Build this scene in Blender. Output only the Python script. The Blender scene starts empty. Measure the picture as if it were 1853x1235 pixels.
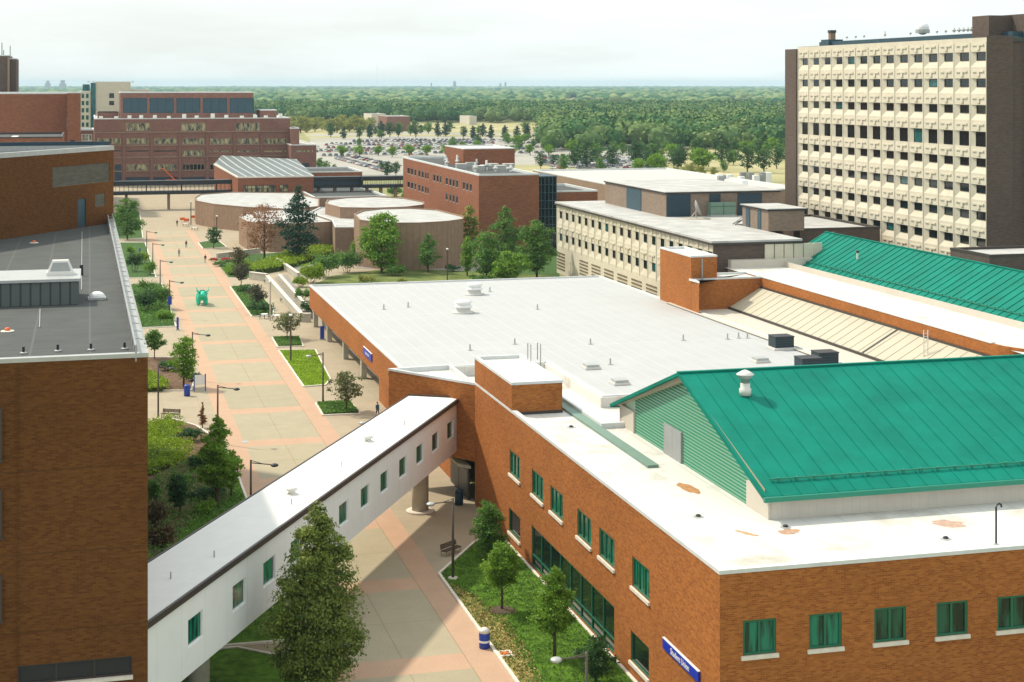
import bpy, bmesh, math, random
import numpy as np
from mathutils import Vector, Matrix
R = math.radians
S = bpy.context.scene
COL = S.collection
random.seed(7); NR = np.random.RandomState(11)

# ------------------------------------------------------------------ survey of the photograph
F, U0, V0, H = 2886.0, 926.0, 152.0, 38.0      # focal length in photo pixels, principal column, eye-level row, eye height
TH = R(14.86); CT, ST = math.cos(TH), math.sin(TH)
def P(u, v, h=0.0):
    d = F*(H-h)/(v-V0); lat = (u-U0)/F*d
    return (lat*CT + d*ST, -lat*ST + d*CT)
def D(u, d):
    lat = (u-U0)/F*d
    return (lat*CT + d*ST, -lat*ST + d*CT)
def yx(u, X):                      # Y on the plane X at column u
    d = X*F/((u-U0)*CT + F*ST); return -(u-U0)/F*d*ST + d*CT
def xy(u, Y):                      # X on the plane Y at column u
    d = Y/(CT-(u-U0)/F*ST); return (u-U0)/F*d*CT + d*ST
def dep(X, Y): return X*ST + Y*CT
def hv(v, X, Y): return H-(v-V0)*dep(X, Y)/F

# ------------------------------------------------------------------ objects
def tag(o, label=None, cat=None, group=None, kind=None):
    if label: o['label'] = label
    if cat: o['category'] = cat
    if group: o['group'] = group
    if kind: o['kind'] = kind
    return o
def empty(name, loc, label, cat, group=None, rz=0):
    o = bpy.data.objects.new(name, None); COL.objects.link(o)
    o.location = loc; o.rotation_euler = (0, 0, rz); o.empty_display_size = .5
    return tag(o, label, cat, group)
def link(name, me, parent=None, loc=(0, 0, 0), rz=0, sc=None):
    o = bpy.data.objects.new(name, me); COL.objects.link(o)
    o.location = loc; o.rotation_euler = (0, 0, rz)
    if sc: o.scale = sc
    if parent: o.parent = parent
    return o
def copy_tree(o, parent=None):
    c = o.copy(); COL.objects.link(c); c.parent = parent
    for ch in o.children: copy_tree(ch, c)
    return c

class MB:
    def __init__(s): s.v = []; s.f = []; s.m = []; s.uv = []
    def face(s, pts, m=0, uv=None):
        b = len(s.v); s.v += [tuple(p) for p in pts]; s.f.append(tuple(range(b, b+len(pts)))); s.m.append(m)
        if uv is None:
            a = Vector(pts[0]); n = (Vector(pts[1])-a).cross(Vector(pts[2])-a)
            if abs(n.z) >= max(abs(n.x), abs(n.y)): uv = [(p[0], p[1]) for p in pts]
            elif abs(n.x) > abs(n.y): uv = [(p[1], p[2]) for p in pts]
            else: uv = [(p[0], p[2]) for p in pts]
        s.uv += uv
        return s
    def box(s, x0, x1, y0, y1, z0, z1, m=0, bottom=True):
        a = [(x0,y0,z0),(x1,y0,z0),(x1,y1,z0),(x0,y1,z0),(x0,y0,z1),(x1,y0,z1),(x1,y1,z1),(x0,y1,z1)]
        for q in ((4,5,6,7),(0,1,5,4),(1,2,6,5),(2,3,7,6),(3,0,4,7)): s.face([a[i] for i in q], m)
        if bottom: s.face([a[i] for i in (3,2,1,0)], m)
        return s
    def obox(s, p, q, w, z0, z1, m=0, side=0):          # box along the ground line p-q; side shifts it off the line
        d = Vector((q[0]-p[0], q[1]-p[1])); L = d.length; d /= L; n = Vector((d.y, -d.x))
        o = side*w/2
        c = [Vector(p[:2])+n*(o+w/2), Vector(q[:2])+n*(o+w/2), Vector(q[:2])+n*(o-w/2), Vector(p[:2])+n*(o-w/2)]
        s.prism([(k.x, k.y) for k in (c[0], c[1], c[2], c[3])], z0, z1, m, m, bottom=True); return s
    def prism(s, poly, z0, z1, mw=0, mt=0, bottom=False):
        if area(poly) < 0: poly = poly[::-1]
        n = len(poly); L = 0
        z0f = z0 if callable(z0) else (lambda *_: z0)
        for i in range(n):
            a, b = poly[i], poly[(i+1) % n]; e = math.dist(a, b)
            s.face([(a[0],a[1],z0),(b[0],b[1],z0),(b[0],b[1],z1),(a[0],a[1],z1)], mw, [(L,z0),(L+e,z0),(L+e,z1),(L,z1)]); L += e
        s.face([(a[0],a[1],z1) for a in poly], mt)
        if bottom: s.face([(a[0],a[1],z0) for a in poly[::-1]], mt)
        return s
    def tube(s, pts, rad, n=8, m=0, caps=True):
        if not hasattr(rad, '__len__'): rad = [rad]*len(pts)
        rings = []; pts = [Vector(p) for p in pts]
        for i, p in enumerate(pts):
            t = (pts[min(i+1, len(pts)-1)]-pts[max(i-1, 0)]).normalized()
            a = t.cross(Vector((0,0,1)) if abs(t.z) < .9 else Vector((1,0,0))).normalized(); b = t.cross(a)
            rings.append([p+(a*math.cos(2*math.pi*k/n)+b*math.sin(2*math.pi*k/n))*rad[i] for k in range(n)])
        base = len(s.v)
        for r in rings: s.v += [tuple(q) for q in r]
        for i in range(len(rings)-1):
            for k in range(n):
                q = (base+i*n+k, base+i*n+(k+1) % n, base+(i+1)*n+(k+1) % n, base+(i+1)*n+k)
                s.f.append(q); s.m.append(m); s.uv += [(s.v[j][0], s.v[j][2]) for j in q]
        if caps:
            for q in (tuple(base+k for k in range(n))[::-1], tuple(base+(len(rings)-1)*n+k for k in range(n))):
                s.f.append(q); s.m.append(m); s.uv += [(s.v[j][0], s.v[j][1]) for j in q]
        return s
    def lathe(s, c, prof, n=16, m=0):
        return s.tube([(c[0], c[1], c[2]+z) for r, z in prof], [max(r, .001) for r, z in prof], n, m)
    def ball(s, c, r, m=0, n=10, k=6, sq=(1, 1, 1)):
        base = len(s.v)
        for i in range(k+1):
            a = math.pi*i/k
            for j in range(n):
                b = 2*math.pi*j/n
                s.v.append((c[0]+r*sq[0]*math.sin(a)*math.cos(b), c[1]+r*sq[1]*math.sin(a)*math.sin(b), c[2]+r*sq[2]*math.cos(a)))
        for i in range(k):
            for j in range(n):
                q = (base+i*n+j, base+(i+1)*n+j, base+(i+1)*n+(j+1) % n, base+i*n+(j+1) % n)
                s.f.append(q); s.m.append(m); s.uv += [(0, 0)]*4
        return s
    def mesh(s, name, mats, off=(0, 0, 0), smooth=False):
        me = bpy.data.meshes.new(name)
        me.from_pydata([(a-off[0], b-off[1], c-off[2]) for a, b, c in s.v], [], s.f)
        for k in (mats if isinstance(mats, (list, tuple)) else [mats]): me.materials.append(k)
        me.polygons.foreach_set('material_index', s.m)
        uv = me.uv_layers.new(name='UVMap')
        uv.data.foreach_set('uv', np.array(s.uv, dtype=np.float32).ravel())
        if smooth: me.polygons.foreach_set('use_smooth', [True]*len(s.f))
        me.update(); return me
    def build(s, name, mats, parent=None, smooth=False):
        off = tuple(parent.location) if parent else (0, 0, 0)
        if parent and parent.parent:
            off = tuple(Vector(off)+parent.parent.location)
        return link(name, s.mesh(name, mats, off, smooth), parent)

def area(p): return sum(p[i][0]*p[(i+1) % len(p)][1]-p[(i+1) % len(p)][0]*p[i][1] for i in range(len(p)))/2
def ccw(p): return list(p) if area(p) > 0 else list(p)[::-1]
def inset(poly, w):                                     # poly counter-clockwise; w > 0 goes inwards
    n = len(poly); out = []
    for i in range(n):
        a, b, c = Vector(poly[i-1]), Vector(poly[i]), Vector(poly[(i+1) % n])
        d1 = (b-a).normalized(); d2 = (c-b).normalized()
        n1 = Vector((-d1.y, d1.x)); n2 = Vector((-d2.y, d2.x))
        k = max(.25, 1+n1.dot(n2)); p = b+(n1+n2)*(w/k)
        out.append((p.x, p.y))
    return out

# ------------------------------------------------------------------ materials
def _n(nt, t, **kw):
    n = nt.nodes.new(t)
    for k, v in kw.items():
        if k in n.inputs: n.inputs[k].default_value = v
        else: setattr(n, k, v)
    return n
def mat(name, col, rough=.8, spec=.3, metal=0, noise=0, nscale=1.0, bump=0, stretch=None, col2=None, detail=4, coords='Object'):
    m = bpy.data.materials.new(name); m.use_nodes = True; nt = m.node_tree; b = nt.nodes['Principled BSDF']
    b.inputs['Roughness'].default_value = rough; b.inputs['Specular IOR Level'].default_value = spec; b.inputs['Metallic'].default_value = metal
    b.inputs['Base Color'].default_value = (*col, 1)
    if noise or col2 or bump:
        tc = _n(nt, 'ShaderNodeTexCoord'); mp = _n(nt, 'ShaderNodeMapping'); nt.links.new(tc.outputs[coords], mp.inputs[0])
        if stretch: mp.inputs['Scale'].default_value = stretch
        ns = _n(nt, 'ShaderNodeTexNoise', Scale=nscale, Detail=detail, Roughness=.65); nt.links.new(mp.outputs[0], ns.inputs['Vector'])
        rp = _n(nt, 'ShaderNodeValToRGB'); nt.links.new(ns.outputs['Fac'], rp.inputs[0])
        c2 = col2 or col
        rp.color_ramp.elements[0].position = .32; rp.color_ramp.elements[1].position = .68
        rp.color_ramp.elements[0].color = (*[c*(1-noise) for c in c2], 1); rp.color_ramp.elements[1].color = (*[min(1, c*(1+noise)) for c in col], 1)
        nt.links.new(rp.outputs[0], b.inputs['Base Color'])
        if bump:
            bp = _n(nt, 'ShaderNodeBump', Strength=bump, Distance=.05); nt.links.new(ns.outputs['Fac'], bp.inputs['Height']); nt.links.new(bp.outputs[0], b.inputs['Normal'])
    return m
def brick(name, c1, c2, mortar, k=1.0, var=.35):
    m = bpy.data.materials.new(name); m.use_nodes = True; nt = m.node_tree; b = nt.nodes['Principled BSDF']
    b.inputs['Roughness'].default_value = .9; b.inputs['Specular IOR Level'].default_value = .15
    uv = _n(nt, 'ShaderNodeUVMap')
    br = _n(nt, 'ShaderNodeTexBrick', Color1=(*c1, 1), Color2=(*c2, 1), Mortar=(*mortar, 1), Scale=1.0)
    br.inputs['Mortar Size'].default_value = .011*k; br.inputs['Brick Width'].default_value = .34*k; br.inputs['Row Height'].default_value = .11*k
    br.inputs['Bias'].default_value = 0
    nt.links.new(uv.outputs[0], br.inputs['Vector'])
    mp = _n(nt, 'ShaderNodeMapping'); mp.inputs['Scale'].default_value = (1.0, 4.2, 1); nt.links.new(uv.outputs[0], mp.inputs[0])
    ns = _n(nt, 'ShaderNodeTexNoise', Scale=2.1, Detail=6, Roughness=.8); nt.links.new(mp.outputs[0], ns.inputs['Vector'])
    n2 = _n(nt, 'ShaderNodeTexNoise', Scale=.12, Detail=4); nt.links.new(uv.outputs[0], n2.inputs['Vector'])
    ad = _n(nt, 'ShaderNodeMath', operation='MULTIPLY_ADD'); nt.links.new(ns.outputs['Fac'], ad.inputs[0]); ad.inputs[1].default_value = .75
    mu = _n(nt, 'ShaderNodeMath', operation='MULTIPLY'); nt.links.new(n2.outputs['Fac'], mu.inputs[0]); mu.inputs[1].default_value = .3
    nt.links.new(mu.outputs[0], ad.inputs[2])
    mr = _n(nt, 'ShaderNodeMapRange'); nt.links.new(ad.outputs[0], mr.inputs[0])
    mr.inputs[1].default_value = .33; mr.inputs[2].default_value = .72; mr.inputs[3].default_value = 1-var; mr.inputs[4].default_value = 1+var
    mx = _n(nt, 'ShaderNodeVectorMath', operation='SCALE'); nt.links.new(br.outputs['Color'], mx.inputs[0]); nt.links.new(mr.outputs[0], mx.inputs['Scale'])
    nt.links.new(mx.outputs[0], b.inputs['Base Color'])
    return m
def glass(name, col, col2=None, rough=.08, stripes=0):
    m = bpy.data.materials.new(name); m.use_nodes = True; nt = m.node_tree; b = nt.nodes['Principled BSDF']
    b.inputs['Roughness'].default_value = rough; b.inputs['Specular IOR Level'].default_value = .6
    b.inputs['Base Color'].default_value = (*col, 1)
    if col2:
        tc = _n(nt, 'ShaderNodeTexCoord'); mp = _n(nt, 'ShaderNodeMapping'); nt.links.new(tc.outputs['UV'], mp.inputs[0])
        mp.inputs['Scale'].default_value = (stripes or 1, .35, 1)
        oi = _n(nt, 'ShaderNodeObjectInfo'); ml = _n(nt, 'ShaderNodeMath', operation='MULTIPLY'); ml.inputs[1].default_value = 57.3
        nt.links.new(oi.outputs['Random'], ml.inputs[0])
        cb = _n(nt, 'ShaderNodeCombineXYZ'); nt.links.new(ml.outputs[0], cb.inputs[0]); nt.links.new(ml.outputs[0], cb.inputs[1]); nt.links.new(cb.outputs[0], mp.inputs['Location'])
        ns = _n(nt, 'ShaderNodeTexNoise', Scale=1.0, Detail=2); nt.links.new(mp.outputs[0], ns.inputs['Vector'])
        rp = _n(nt, 'ShaderNodeValToRGB'); rp.color_ramp.elements[0].position = .4; rp.color_ramp.elements[1].position = .6
        rp.color_ramp.elements[0].color = (*col, 1); rp.color_ramp.elements[1].color = (*col2, 1)
        nt.links.new(ns.outputs['Fac'], rp.inputs[0]); nt.links.new(rp.outputs[0], b.inputs['Base Color'])
    return m
def leafmat(name, dark, light, trans=.35, per=.5):
    m = bpy.data.materials.new(name); m.use_nodes = True; nt = m.node_tree; b = nt.nodes['Principled BSDF']; out = nt.nodes['Material Output']
    b.inputs['Roughness'].default_value = .55; b.inputs['Specular IOR Level'].default_value = .25
    g = _n(nt, 'ShaderNodeNewGeometry'); tc = _n(nt, 'ShaderNodeTexCoord')
    ns = _n(nt, 'ShaderNodeTexNoise', Scale=.55, Detail=3); nt.links.new(tc.outputs['Object'], ns.inputs['Vector'])
    a = _n(nt, 'ShaderNodeMath', operation='MULTIPLY'); a.inputs[1].default_value = per; nt.links.new(g.outputs['Random Per Island'], a.inputs[0])
    c = _n(nt, 'ShaderNodeMath', operation='MULTIPLY_ADD'); c.inputs[1].default_value = 1.4*(1-per)+.5; nt.links.new(ns.outputs['Fac'], c.inputs[0]); nt.links.new(a.outputs[0], c.inputs[2])
    e = _n(nt, 'ShaderNodeMath', operation='SUBTRACT'); e.inputs[1].default_value = .38; nt.links.new(c.outputs[0], e.inputs[0])
    rp = _n(nt, 'ShaderNodeValToRGB'); rp.color_ramp.elements[0].color = (*dark, 1); rp.color_ramp.elements[1].color = (*light, 1)
    nt.links.new(e.outputs[0], rp.inputs[0]); nt.links.new(rp.outputs[0], b.inputs['Base Color'])
    t = _n(nt, 'ShaderNodeBsdfTranslucent'); nt.links.new(rp.outputs[0], t.inputs['Color'])
    mx = _n(nt, 'ShaderNodeMixShader'); mx.inputs[0].default_value = trans
    nt.links.new(b.outputs[0], mx.inputs[1]); nt.links.new(t.outputs[0], mx.inputs[2]); nt.links.new(mx.outputs[0], out.inputs['Surface'])
    return m

M = {}
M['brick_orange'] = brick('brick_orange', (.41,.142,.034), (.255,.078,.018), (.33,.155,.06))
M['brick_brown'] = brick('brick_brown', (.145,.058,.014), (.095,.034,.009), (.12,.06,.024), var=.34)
M['brick_union_south'] = M['brick_orange']
M['brick_red'] = brick('brick_red', (.29,.108,.055), (.205,.074,.04), (.24,.125,.08), k=2.2, var=.2)
M['brick_red2'] = brick('brick_red_far', (.26,.12,.09), (.19,.087,.068), (.22,.14,.11), k=3, var=.22)
M['brick_tan'] = brick('brick_tan', (.30,.20,.14), (.24,.155,.105), (.28,.21,.16), k=2, var=.2)
M['brick_dark'] = brick('brick_dark', (.125,.09,.075), (.095,.068,.058), (.12,.1,.085), k=2, var=.2)
M['precast'] = mat('precast_concrete', (.58,.53,.425), .85, .2, noise=.07, nscale=.5)
M['white_roof'] = None
M['cream_wall'] = mat('cream_metal_panel', (.55,.50,.43), .6, .3, noise=.03, nscale=.6)
M['white_wall'] = mat('white_metal_panel', (.74,.74,.73), .55, .3, noise=.03, nscale=.5)
M['coping'] = mat('pale_metal_coping', (.62,.64,.64), .45, .5, noise=.08, nscale=.8)
M['coping_dark'] = mat('dark_metal_edge', (.05,.04,.035), .5, .4)
M['concrete'] = mat('grey_concrete', (.42,.39,.32), .9, .2, noise=.12, nscale=.9, bump=.2)
M['kerb'] = mat('pale_kerb', (.68,.62,.54), .85, .2, noise=.1, nscale=1.5)
M['asphalt'] = mat('asphalt', (.16,.155,.15), .95, .1, noise=.15, nscale=.6)
M['paving_grey'] = mat('grey_paving', (.27,.25,.22), .9, .2, noise=.15, nscale=.5)
M['metal_grey'] = mat('galvanised_metal', (.42,.43,.42), .45, .5, .3, noise=.08, nscale=2)
M['metal_light'] = mat('pale_painted_metal', (.66,.64,.6), .45, .5, noise=.05, nscale=2)
M['pole'] = mat('bronze_pole_paint', (.085,.065,.05), .5, .4)
M['black'] = mat('black_metal', (.018,.02,.024), .45, .4)
M['navy'] = mat('navy_panel', (.012,.04,.065), .4, .5, noise=.15, nscale=.8)
M['louvre_blue'] = mat('blue_louvre_metal', (.03,.07,.095), .5, .4, noise=.15, nscale=1)
M['green_paint'] = mat('dark_green_frame', (.012,.13,.07), .4, .5)
M['green_pale'] = mat('pale_green_metal', (.17,.26,.21), .55, .3, noise=.05, nscale=1)
M['blue'] = mat('blue_plastic', (.015,.05,.34), .4, .5)
M['white'] = mat('white_paint', (.8,.8,.78), .5, .4)
M['wood'] = mat('dark_wood', (.09,.055,.04), .7, .3, noise=.2, nscale=6)
M['red'] = mat('red_paint', (.42,.03,.02), .5, .4)
M['orange'] = mat('orange_paint', (.7,.14,.03), .5, .4)
M['yellow'] = mat('yellow_paint', (.8,.42,.02), .5, .4)
M['teal_resin'] = mat('teal_green_resin', (.02,.55,.36), .4, .4, noise=.12, nscale=2)
M['glass_green'] = glass('green_glass', (.004,.035,.025), (.008,.19,.12), stripes=3.2)
M['glass_dark'] = glass('dark_glass', (.006,.012,.014))
M['glass_teal'] = glass('teal_glass', (.01,.07,.08), (.02,.13,.13))
M['glass_blind'] = glass('glass_with_blinds', (.03,.04,.035), (.42,.38,.2), .25, stripes=.9)
M['bark'] = mat('bark', (.11,.08,.06), .95, .1, noise=.3, nscale=5, bump=.4)
M['mulch'] = mat('bark_mulch', (.17,.105,.07), .98, .05, noise=.35, nscale=2.2, col2=(.11,.075,.05), bump=.5)
M['hedge_core'] = mat('hedge_core_twigs', (.05,.07,.02), .95, .05, noise=.3, nscale=3)
M['leaf_pear'] = leafmat('leaf_olive', (.045,.085,.015), (.33,.40,.08))
M['leaf_bright'] = leafmat('leaf_bright', (.07,.17,.015), (.27,.45,.04))
M['leaf_mid'] = leafmat('leaf_mid', (.045,.13,.022), (.20,.36,.06))
M['leaf_dark'] = leafmat('leaf_dark', (.022,.07,.022), (.09,.19,.05))
M['leaf_pine'] = leafmat('needle_green', (.012,.045,.025), (.045,.11,.055), .15)
M['leaf_lime'] = leafmat('leaf_lime', (.13,.22,.01), (.34,.46,.02))
M['leaf_olive'] = leafmat('leaf_dry_olive', (.07,.09,.03), (.24,.26,.10))
M['leaf_orange'] = leafmat('leaf_rust', (.16,.07,.03), (.42,.2,.09))
M['leaf_yellow'] = leafmat('leaf_yellow_green', (.16,.19,.03), (.42,.42,.10))
M['leaf_rust'] = leafmat('leaf_rust_brown', (.06,.06,.02), (.2,.13,.05))
M['leaf_plum'] = leafmat('leaf_plum', (.05,.045,.03), (.14,.14,.07))
M['flower_red'] = mat('red_petals', (.5,.04,.05), .6, .2)

# striped / patterned surfaces
def line_mat(name, base, line, period, width, axis=0, rough=.6, noise=.05, nscale=.6, coords='UV', spec=.3, period2=None, width2=.05, bumpy=0):
    m = mat(name, base, rough, spec, noise=noise, nscale=nscale); nt = m.node_tree; b = nt.nodes['Principled BSDF']
    src = b.inputs['Base Color'].links[0].from_socket
    tc = _n(nt, 'ShaderNodeTexCoord'); sp = _n(nt, 'ShaderNodeSeparateXYZ'); nt.links.new(tc.outputs[coords], sp.inputs[0])
    def mask(ax, per, wd):
        dv = _n(nt, 'ShaderNodeMath', operation='DIVIDE'); dv.inputs[1].default_value = per; nt.links.new(sp.outputs[ax], dv.inputs[0])
        fr = _n(nt, 'ShaderNodeMath', operation='FRACT'); nt.links.new(dv.outputs[0], fr.inputs[0])
        lt = _n(nt, 'ShaderNodeMath', operation='LESS_THAN'); lt.inputs[1].default_value = wd/per; nt.links.new(fr.outputs[0], lt.inputs[0]); return lt
    k = mask(axis, period, width)
    if period2:
        k2 = mask(1-axis, period2, width2); mxx = _n(nt, 'ShaderNodeMath', operation='MAXIMUM'); nt.links.new(k.outputs[0], mxx.inputs[0]); nt.links.new(k2.outputs[0], mxx.inputs[1]); k = mxx
    mx = _n(nt, 'ShaderNodeMix', data_type='RGBA'); nt.links.new(k.outputs[0], mx.inputs[0]); nt.links.new(src, mx.inputs[6]); mx.inputs[7].default_value = (*line, 1)
    nt.links.new(mx.outputs[2], b.inputs['Base Color'])
    if bumpy:
        bp = _n(nt, 'ShaderNodeBump', Strength=bumpy, Distance=.03); nt.links.new(k.outputs[0], bp.inputs['Height']); nt.links.new(bp.outputs[0], b.inputs['Normal'])
    return m
M['white_roof'] = line_mat('white_roof_membrane', (.60,.585,.55), (.47,.45,.41), 2.4, .05, 0, .7, .05, .22, 'Object')
_r = [n for n in M['white_roof'].node_tree.nodes if n.type == 'VALTORGB'][0]; _r.color_ramp.elements[0].color = (.41,.375,.31,1); _r.color_ramp.elements[0].position = .27; _r.color_ramp.elements[1].position = .47
[n for n in M['white_roof'].node_tree.nodes if n.type == 'TEX_NOISE'][0].inputs['Detail'].default_value = 9
M['teal_roof'] = mat('teal_standing_seam_metal', (.0,.175,.125), .65, .12, noise=.16, nscale=.3)
M['teal_trim'] = mat('teal_dark_trim', (.005,.2,.13), .4, .5)
M['teal_louvre'] = mat('teal_louvre_blade', (.012,.22,.11), .5, .4)
M['beige_metal'] = mat('beige_standing_seam_metal', (.46,.42,.32), .5, .35, noise=.03, nscale=.4)
M['hall_roof'] = line_mat('pale_grey_membrane_roof', (.43,.435,.435), (.49,.49,.49), 1.9, .12, 0, .65, .035, .25, period2=31, width2=.2)
M['gravel_roof'] = line_mat('grey_roof_membrane', (.068,.072,.07), (.095,.1,.097), 3.1, .12, 0, .85, .14, .5, period2=7.5, width2=.12)
M['ribbed'] = line_mat('ribbed_dark_metal', (.11,.125,.12), (.05,.058,.055), .7, .13, 0, .5, .05, 1, bumpy=.5)
M['bridge_roof'] = mat('white_bridge_roof', (.80,.79,.76), .7, .25, noise=.03, nscale=.8)
M['lab_roof'] = mat('pale_grey_roof', (.46,.46,.45), .75, .2, noise=.12, nscale=.3, detail=8, col2=(.40,.39,.37))
M['lawn_worn'] = mat('worn_lawn', (.17,.18,.06), .95, .1, noise=.25, nscale=.25, col2=(.055,.11,.022), detail=9)
M['brown_joint'] = mat('brown_mortar_joint', (.085,.045,.018), .9, .1)
M['glass_interior'] = glass('dark_green_tinted_glass', (.004,.014,.012), (.012,.09,.055), stripes=1.6)
M['panel_wall'] = line_mat('white_bridge_panel', (.80,.81,.81), (.66,.68,.69), 3.1, .05, 0, .55, .03, .5)
M['skylight_roof'] = line_mat('ribbed_grey_skylight', (.13,.15,.15), (.42,.44,.42), 2.8, .55, 0, .5, .08, .4)
M['far_white_roof'] = mat('far_white_roof', (.5,.485,.45), .7, .2, noise=.06, nscale=.1)
M['grey_panel'] = mat('grey_steel_panel', (.30,.31,.31), .6, .3, noise=.07, nscale=.6)

# ------------------------------------------------------------------ building pieces
def wall(mb, p0, p1, z0, z1, holes=(), depth=.22, m=0, mr=None, skip=False):
    p0 = Vector(p0[:2]); p1 = Vector(p1[:2]); L = (p1-p0).length; d = (p1-p0)/L; n = Vector((d.y, -d.x))
    mr = m if mr is None else mr
    ss = sorted(set([0, L]+[max(0, min(L, x)) for h in holes for x in h[:2]])); zz = sorted(set([z0, z1]+[x for h in holes for x in h[2:4]]))
    def w(s, z, o=0): q = p0+d*s-n*o; return (q.x, q.y, z)
    for i in range(len(ss)-1):
        for j in range(len(zz)-1):
            a, b, c, e = ss[i], ss[i+1], zz[j], zz[j+1]; cs, cz = (a+b)/2, (c+e)/2
            if any(h[0] < cs < h[1] and h[2] < cz < h[3] for h in holes): continue
            mb.face([w(a, c), w(b, c), w(b, e), w(a, e)], m, [(a, c), (b, c), (b, e), (a, e)])
    for a, b, c, e in [h[:4] for h in holes]:
        mb.face([w(a, c), w(a, c, depth), w(a, e, depth), w(a, e)][::-1], mr); mb.face([w(b, c), w(b, e), w(b, e, depth), w(b, c, depth)][::-1], mr)
        mb.face([w(a, c), w(b, c), w(b, c, depth), w(a, c, depth)], mr); mb.face([w(a, e), w(a, e, depth), w(b, e, depth), w(b, e)], mr)
    return mb
WCACHE = {}
def win_mesh(w, h, cols, rows, fm, gm, ft, sill, sub):
    k = (round(w, 2), round(h, 2), cols, rows, fm, gm, sill, sub)
    if k in WCACHE: return WCACHE[k]
    f = MB(); y0, y1 = .06, .2
    f.box(0, ft, y0, y1, 0, h).box(w-ft, w, y0, y1, 0, h).box(ft, w-ft, y0, y1, 0, ft).box(ft, w-ft, y0, y1, h-ft, h)
    for i in range(1, cols): f.box(w*i/cols-ft*.5, w*i/cols+ft*.5, y0+.01, y1-.01, ft, h-ft)
    for i in range(1, rows): f.box(ft, w-ft, y0+.02, y1-.02, h*i/rows-ft*.4, h*i/rows+ft*.4)
    g = f if not sub else MB(); gi = 0 if sub else 1
    g.face([(ft*.5, .15, ft*.5), (w-ft*.5, .15, ft*.5), (w-ft*.5, .15, h-ft*.5), (ft*.5, .15, h-ft*.5)], gi)
    fme = f.mesh('window', [M[fm]] if sub else [M[fm], M[gm]]); gme = g.mesh('glass', M[gm]) if sub else None; sme = None
    if sill: sme = MB().box(-.12, w+.12, -.14, .1, -.22, -.003).mesh('sill', M['kerb'])
    WCACHE[k] = (fme, gme, sme); return WCACHE[k]
def window(root, p0, p1, s0, s1, za, zb, cols=1, rows=1, fm='green_paint', gm='glass_green', ft=.09, sill=False, sub=True, name='window', label=None):
    d = Vector((p1[0]-p0[0], p1[1]-p0[1])).normalized(); ang = math.atan2(d.y, d.x)
    fme, gme, sme = win_mesh(s1-s0, zb-za, cols, rows, fm, gm, ft, sill, sub)
    loc = Vector((p0[0]+d.x*s0, p0[1]+d.y*s0, za))-root.location
    o = link(name, fme, root, loc, ang)
    if label: o['label'] = label
    if gme: link('glass', gme, o)
    if sme: link('sill', sme, o)
    return o
def block(root, poly, z0, z1, wm, rm, cm='coping', holes=None, par=.45, cw=.35, ch=.14, names=('wall', 'roof', 'coping'), depth=.22, over=.04, skip=()):
    poly = ccw(poly); mb = MB(); n = len(poly); holes = holes or {}
    for i in range(n):
        if i in skip: continue
        wall(mb, poly[i], poly[(i+1) % n], z0, z1, holes.get(i, ()), depth)
    mb.build(names[0], M[wm], root)
    out = inset(poly, -over); inn = inset(poly, cw); zr = z1-par; c = MB()
    for i in range(n):
        j = (i+1) % n
        a, b, e, g = out[i], out[j], inn[i], inn[j]
        c.face([(*a, z1-.1), (*b, z1-.1), (*b, z1+ch), (*a, z1+ch)]); c.face([(*a, z1+ch), (*b, z1+ch), (*g, z1+ch), (*e, z1+ch)])
        c.face([(*g, zr), (*e, zr), (*e, z1+ch), (*g, z1+ch)])
        c.face([(*b, z1-.1), (*a, z1-.1), (*poly[i], z1-.1), (*poly[j], z1-.1)])
    c.build(names[2], M[cm], root)
    r = MB(); r.face([(*p, zr) for p in inset(poly, cw-.01)]); r.build(names[1], M[rm], root)
    return poly
# ================================================================== student union, office wing
XW = 33.67
CS = (XW, P(1302, 1037, 11)[1])
HW = 11.0
Yn = yx(857, XW-.1)
root = empty('office_wing', (60, 100, 0), 'orange brick office wing with green framed windows, white roof and teal gabled rooftop room', 'building')
XG = 39.6
XE = 96.0; Y_PN = 119.5
poly = [CS, (XE, CS[1]), (XE, Y_PN+1), (XG, Y_PN+1), (XG, Yn), (XW, Yn)]
# west facade edge runs north -> south
def wz(u, v): Y = yx(u, XW); return Yn-Y, hv(v, XW, Y)
WH = []
ups = [(922,941.8,815),(962,984,849),(995.5,1018,878),(1044.3,1070.8,918),(1084,1112.5,954),(1143.5,1175.7,1003)]
for a, b, vt in ups:
    s0, z1 = wz(a, vt); s1, _ = wz(b, vt); WH.append([s0, s0+3.25, 7.05, 9.1, 'up'])
zt = sum(wz(a, vt)[1] for a, b, vt in ups)/6
for h in WH: h[3] = zt; h[2] = zt-1.95; 
for (a, b) in ((920.7, 940.9), (1141, 1173.7)):
    s0, _ = wz(a, 1000); s1, _ = wz(b, 1000); WH.append([s0, s1, .95, 2.9, 'lo'])
s0, zc1 = wz(961.6, 955.3); s1, zc1b = wz(1111, 1097)
WH.append([s0, s1, .12, 3.3, 'cw'])
SH = []
for a, b in ((1343.8,1403.5),(1463.7,1522.6),(1581.5,1638.4),(1694,1749.3),(1804,1860),(1916,1972)):
    x0 = xy(a, CS[1]); x1 = xy(b, CS[1]); SH.append([x0-XW, x0-XW+2.0, 7.0, 8.95, 'so'])
z_s = hv(1124, xy(1344, CS[1]), CS[1])
for h in SH: h[3] = z_s; h[2] = z_s-1.95
block(root, poly, -.2, HW, 'brick_orange', 'white_roof', holes={5: WH, 0: SH}, par=.3, cw=.4, ch=.12)
pw = ((XW, Yn), CS); ps = (CS, (XE, CS[1]))
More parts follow.
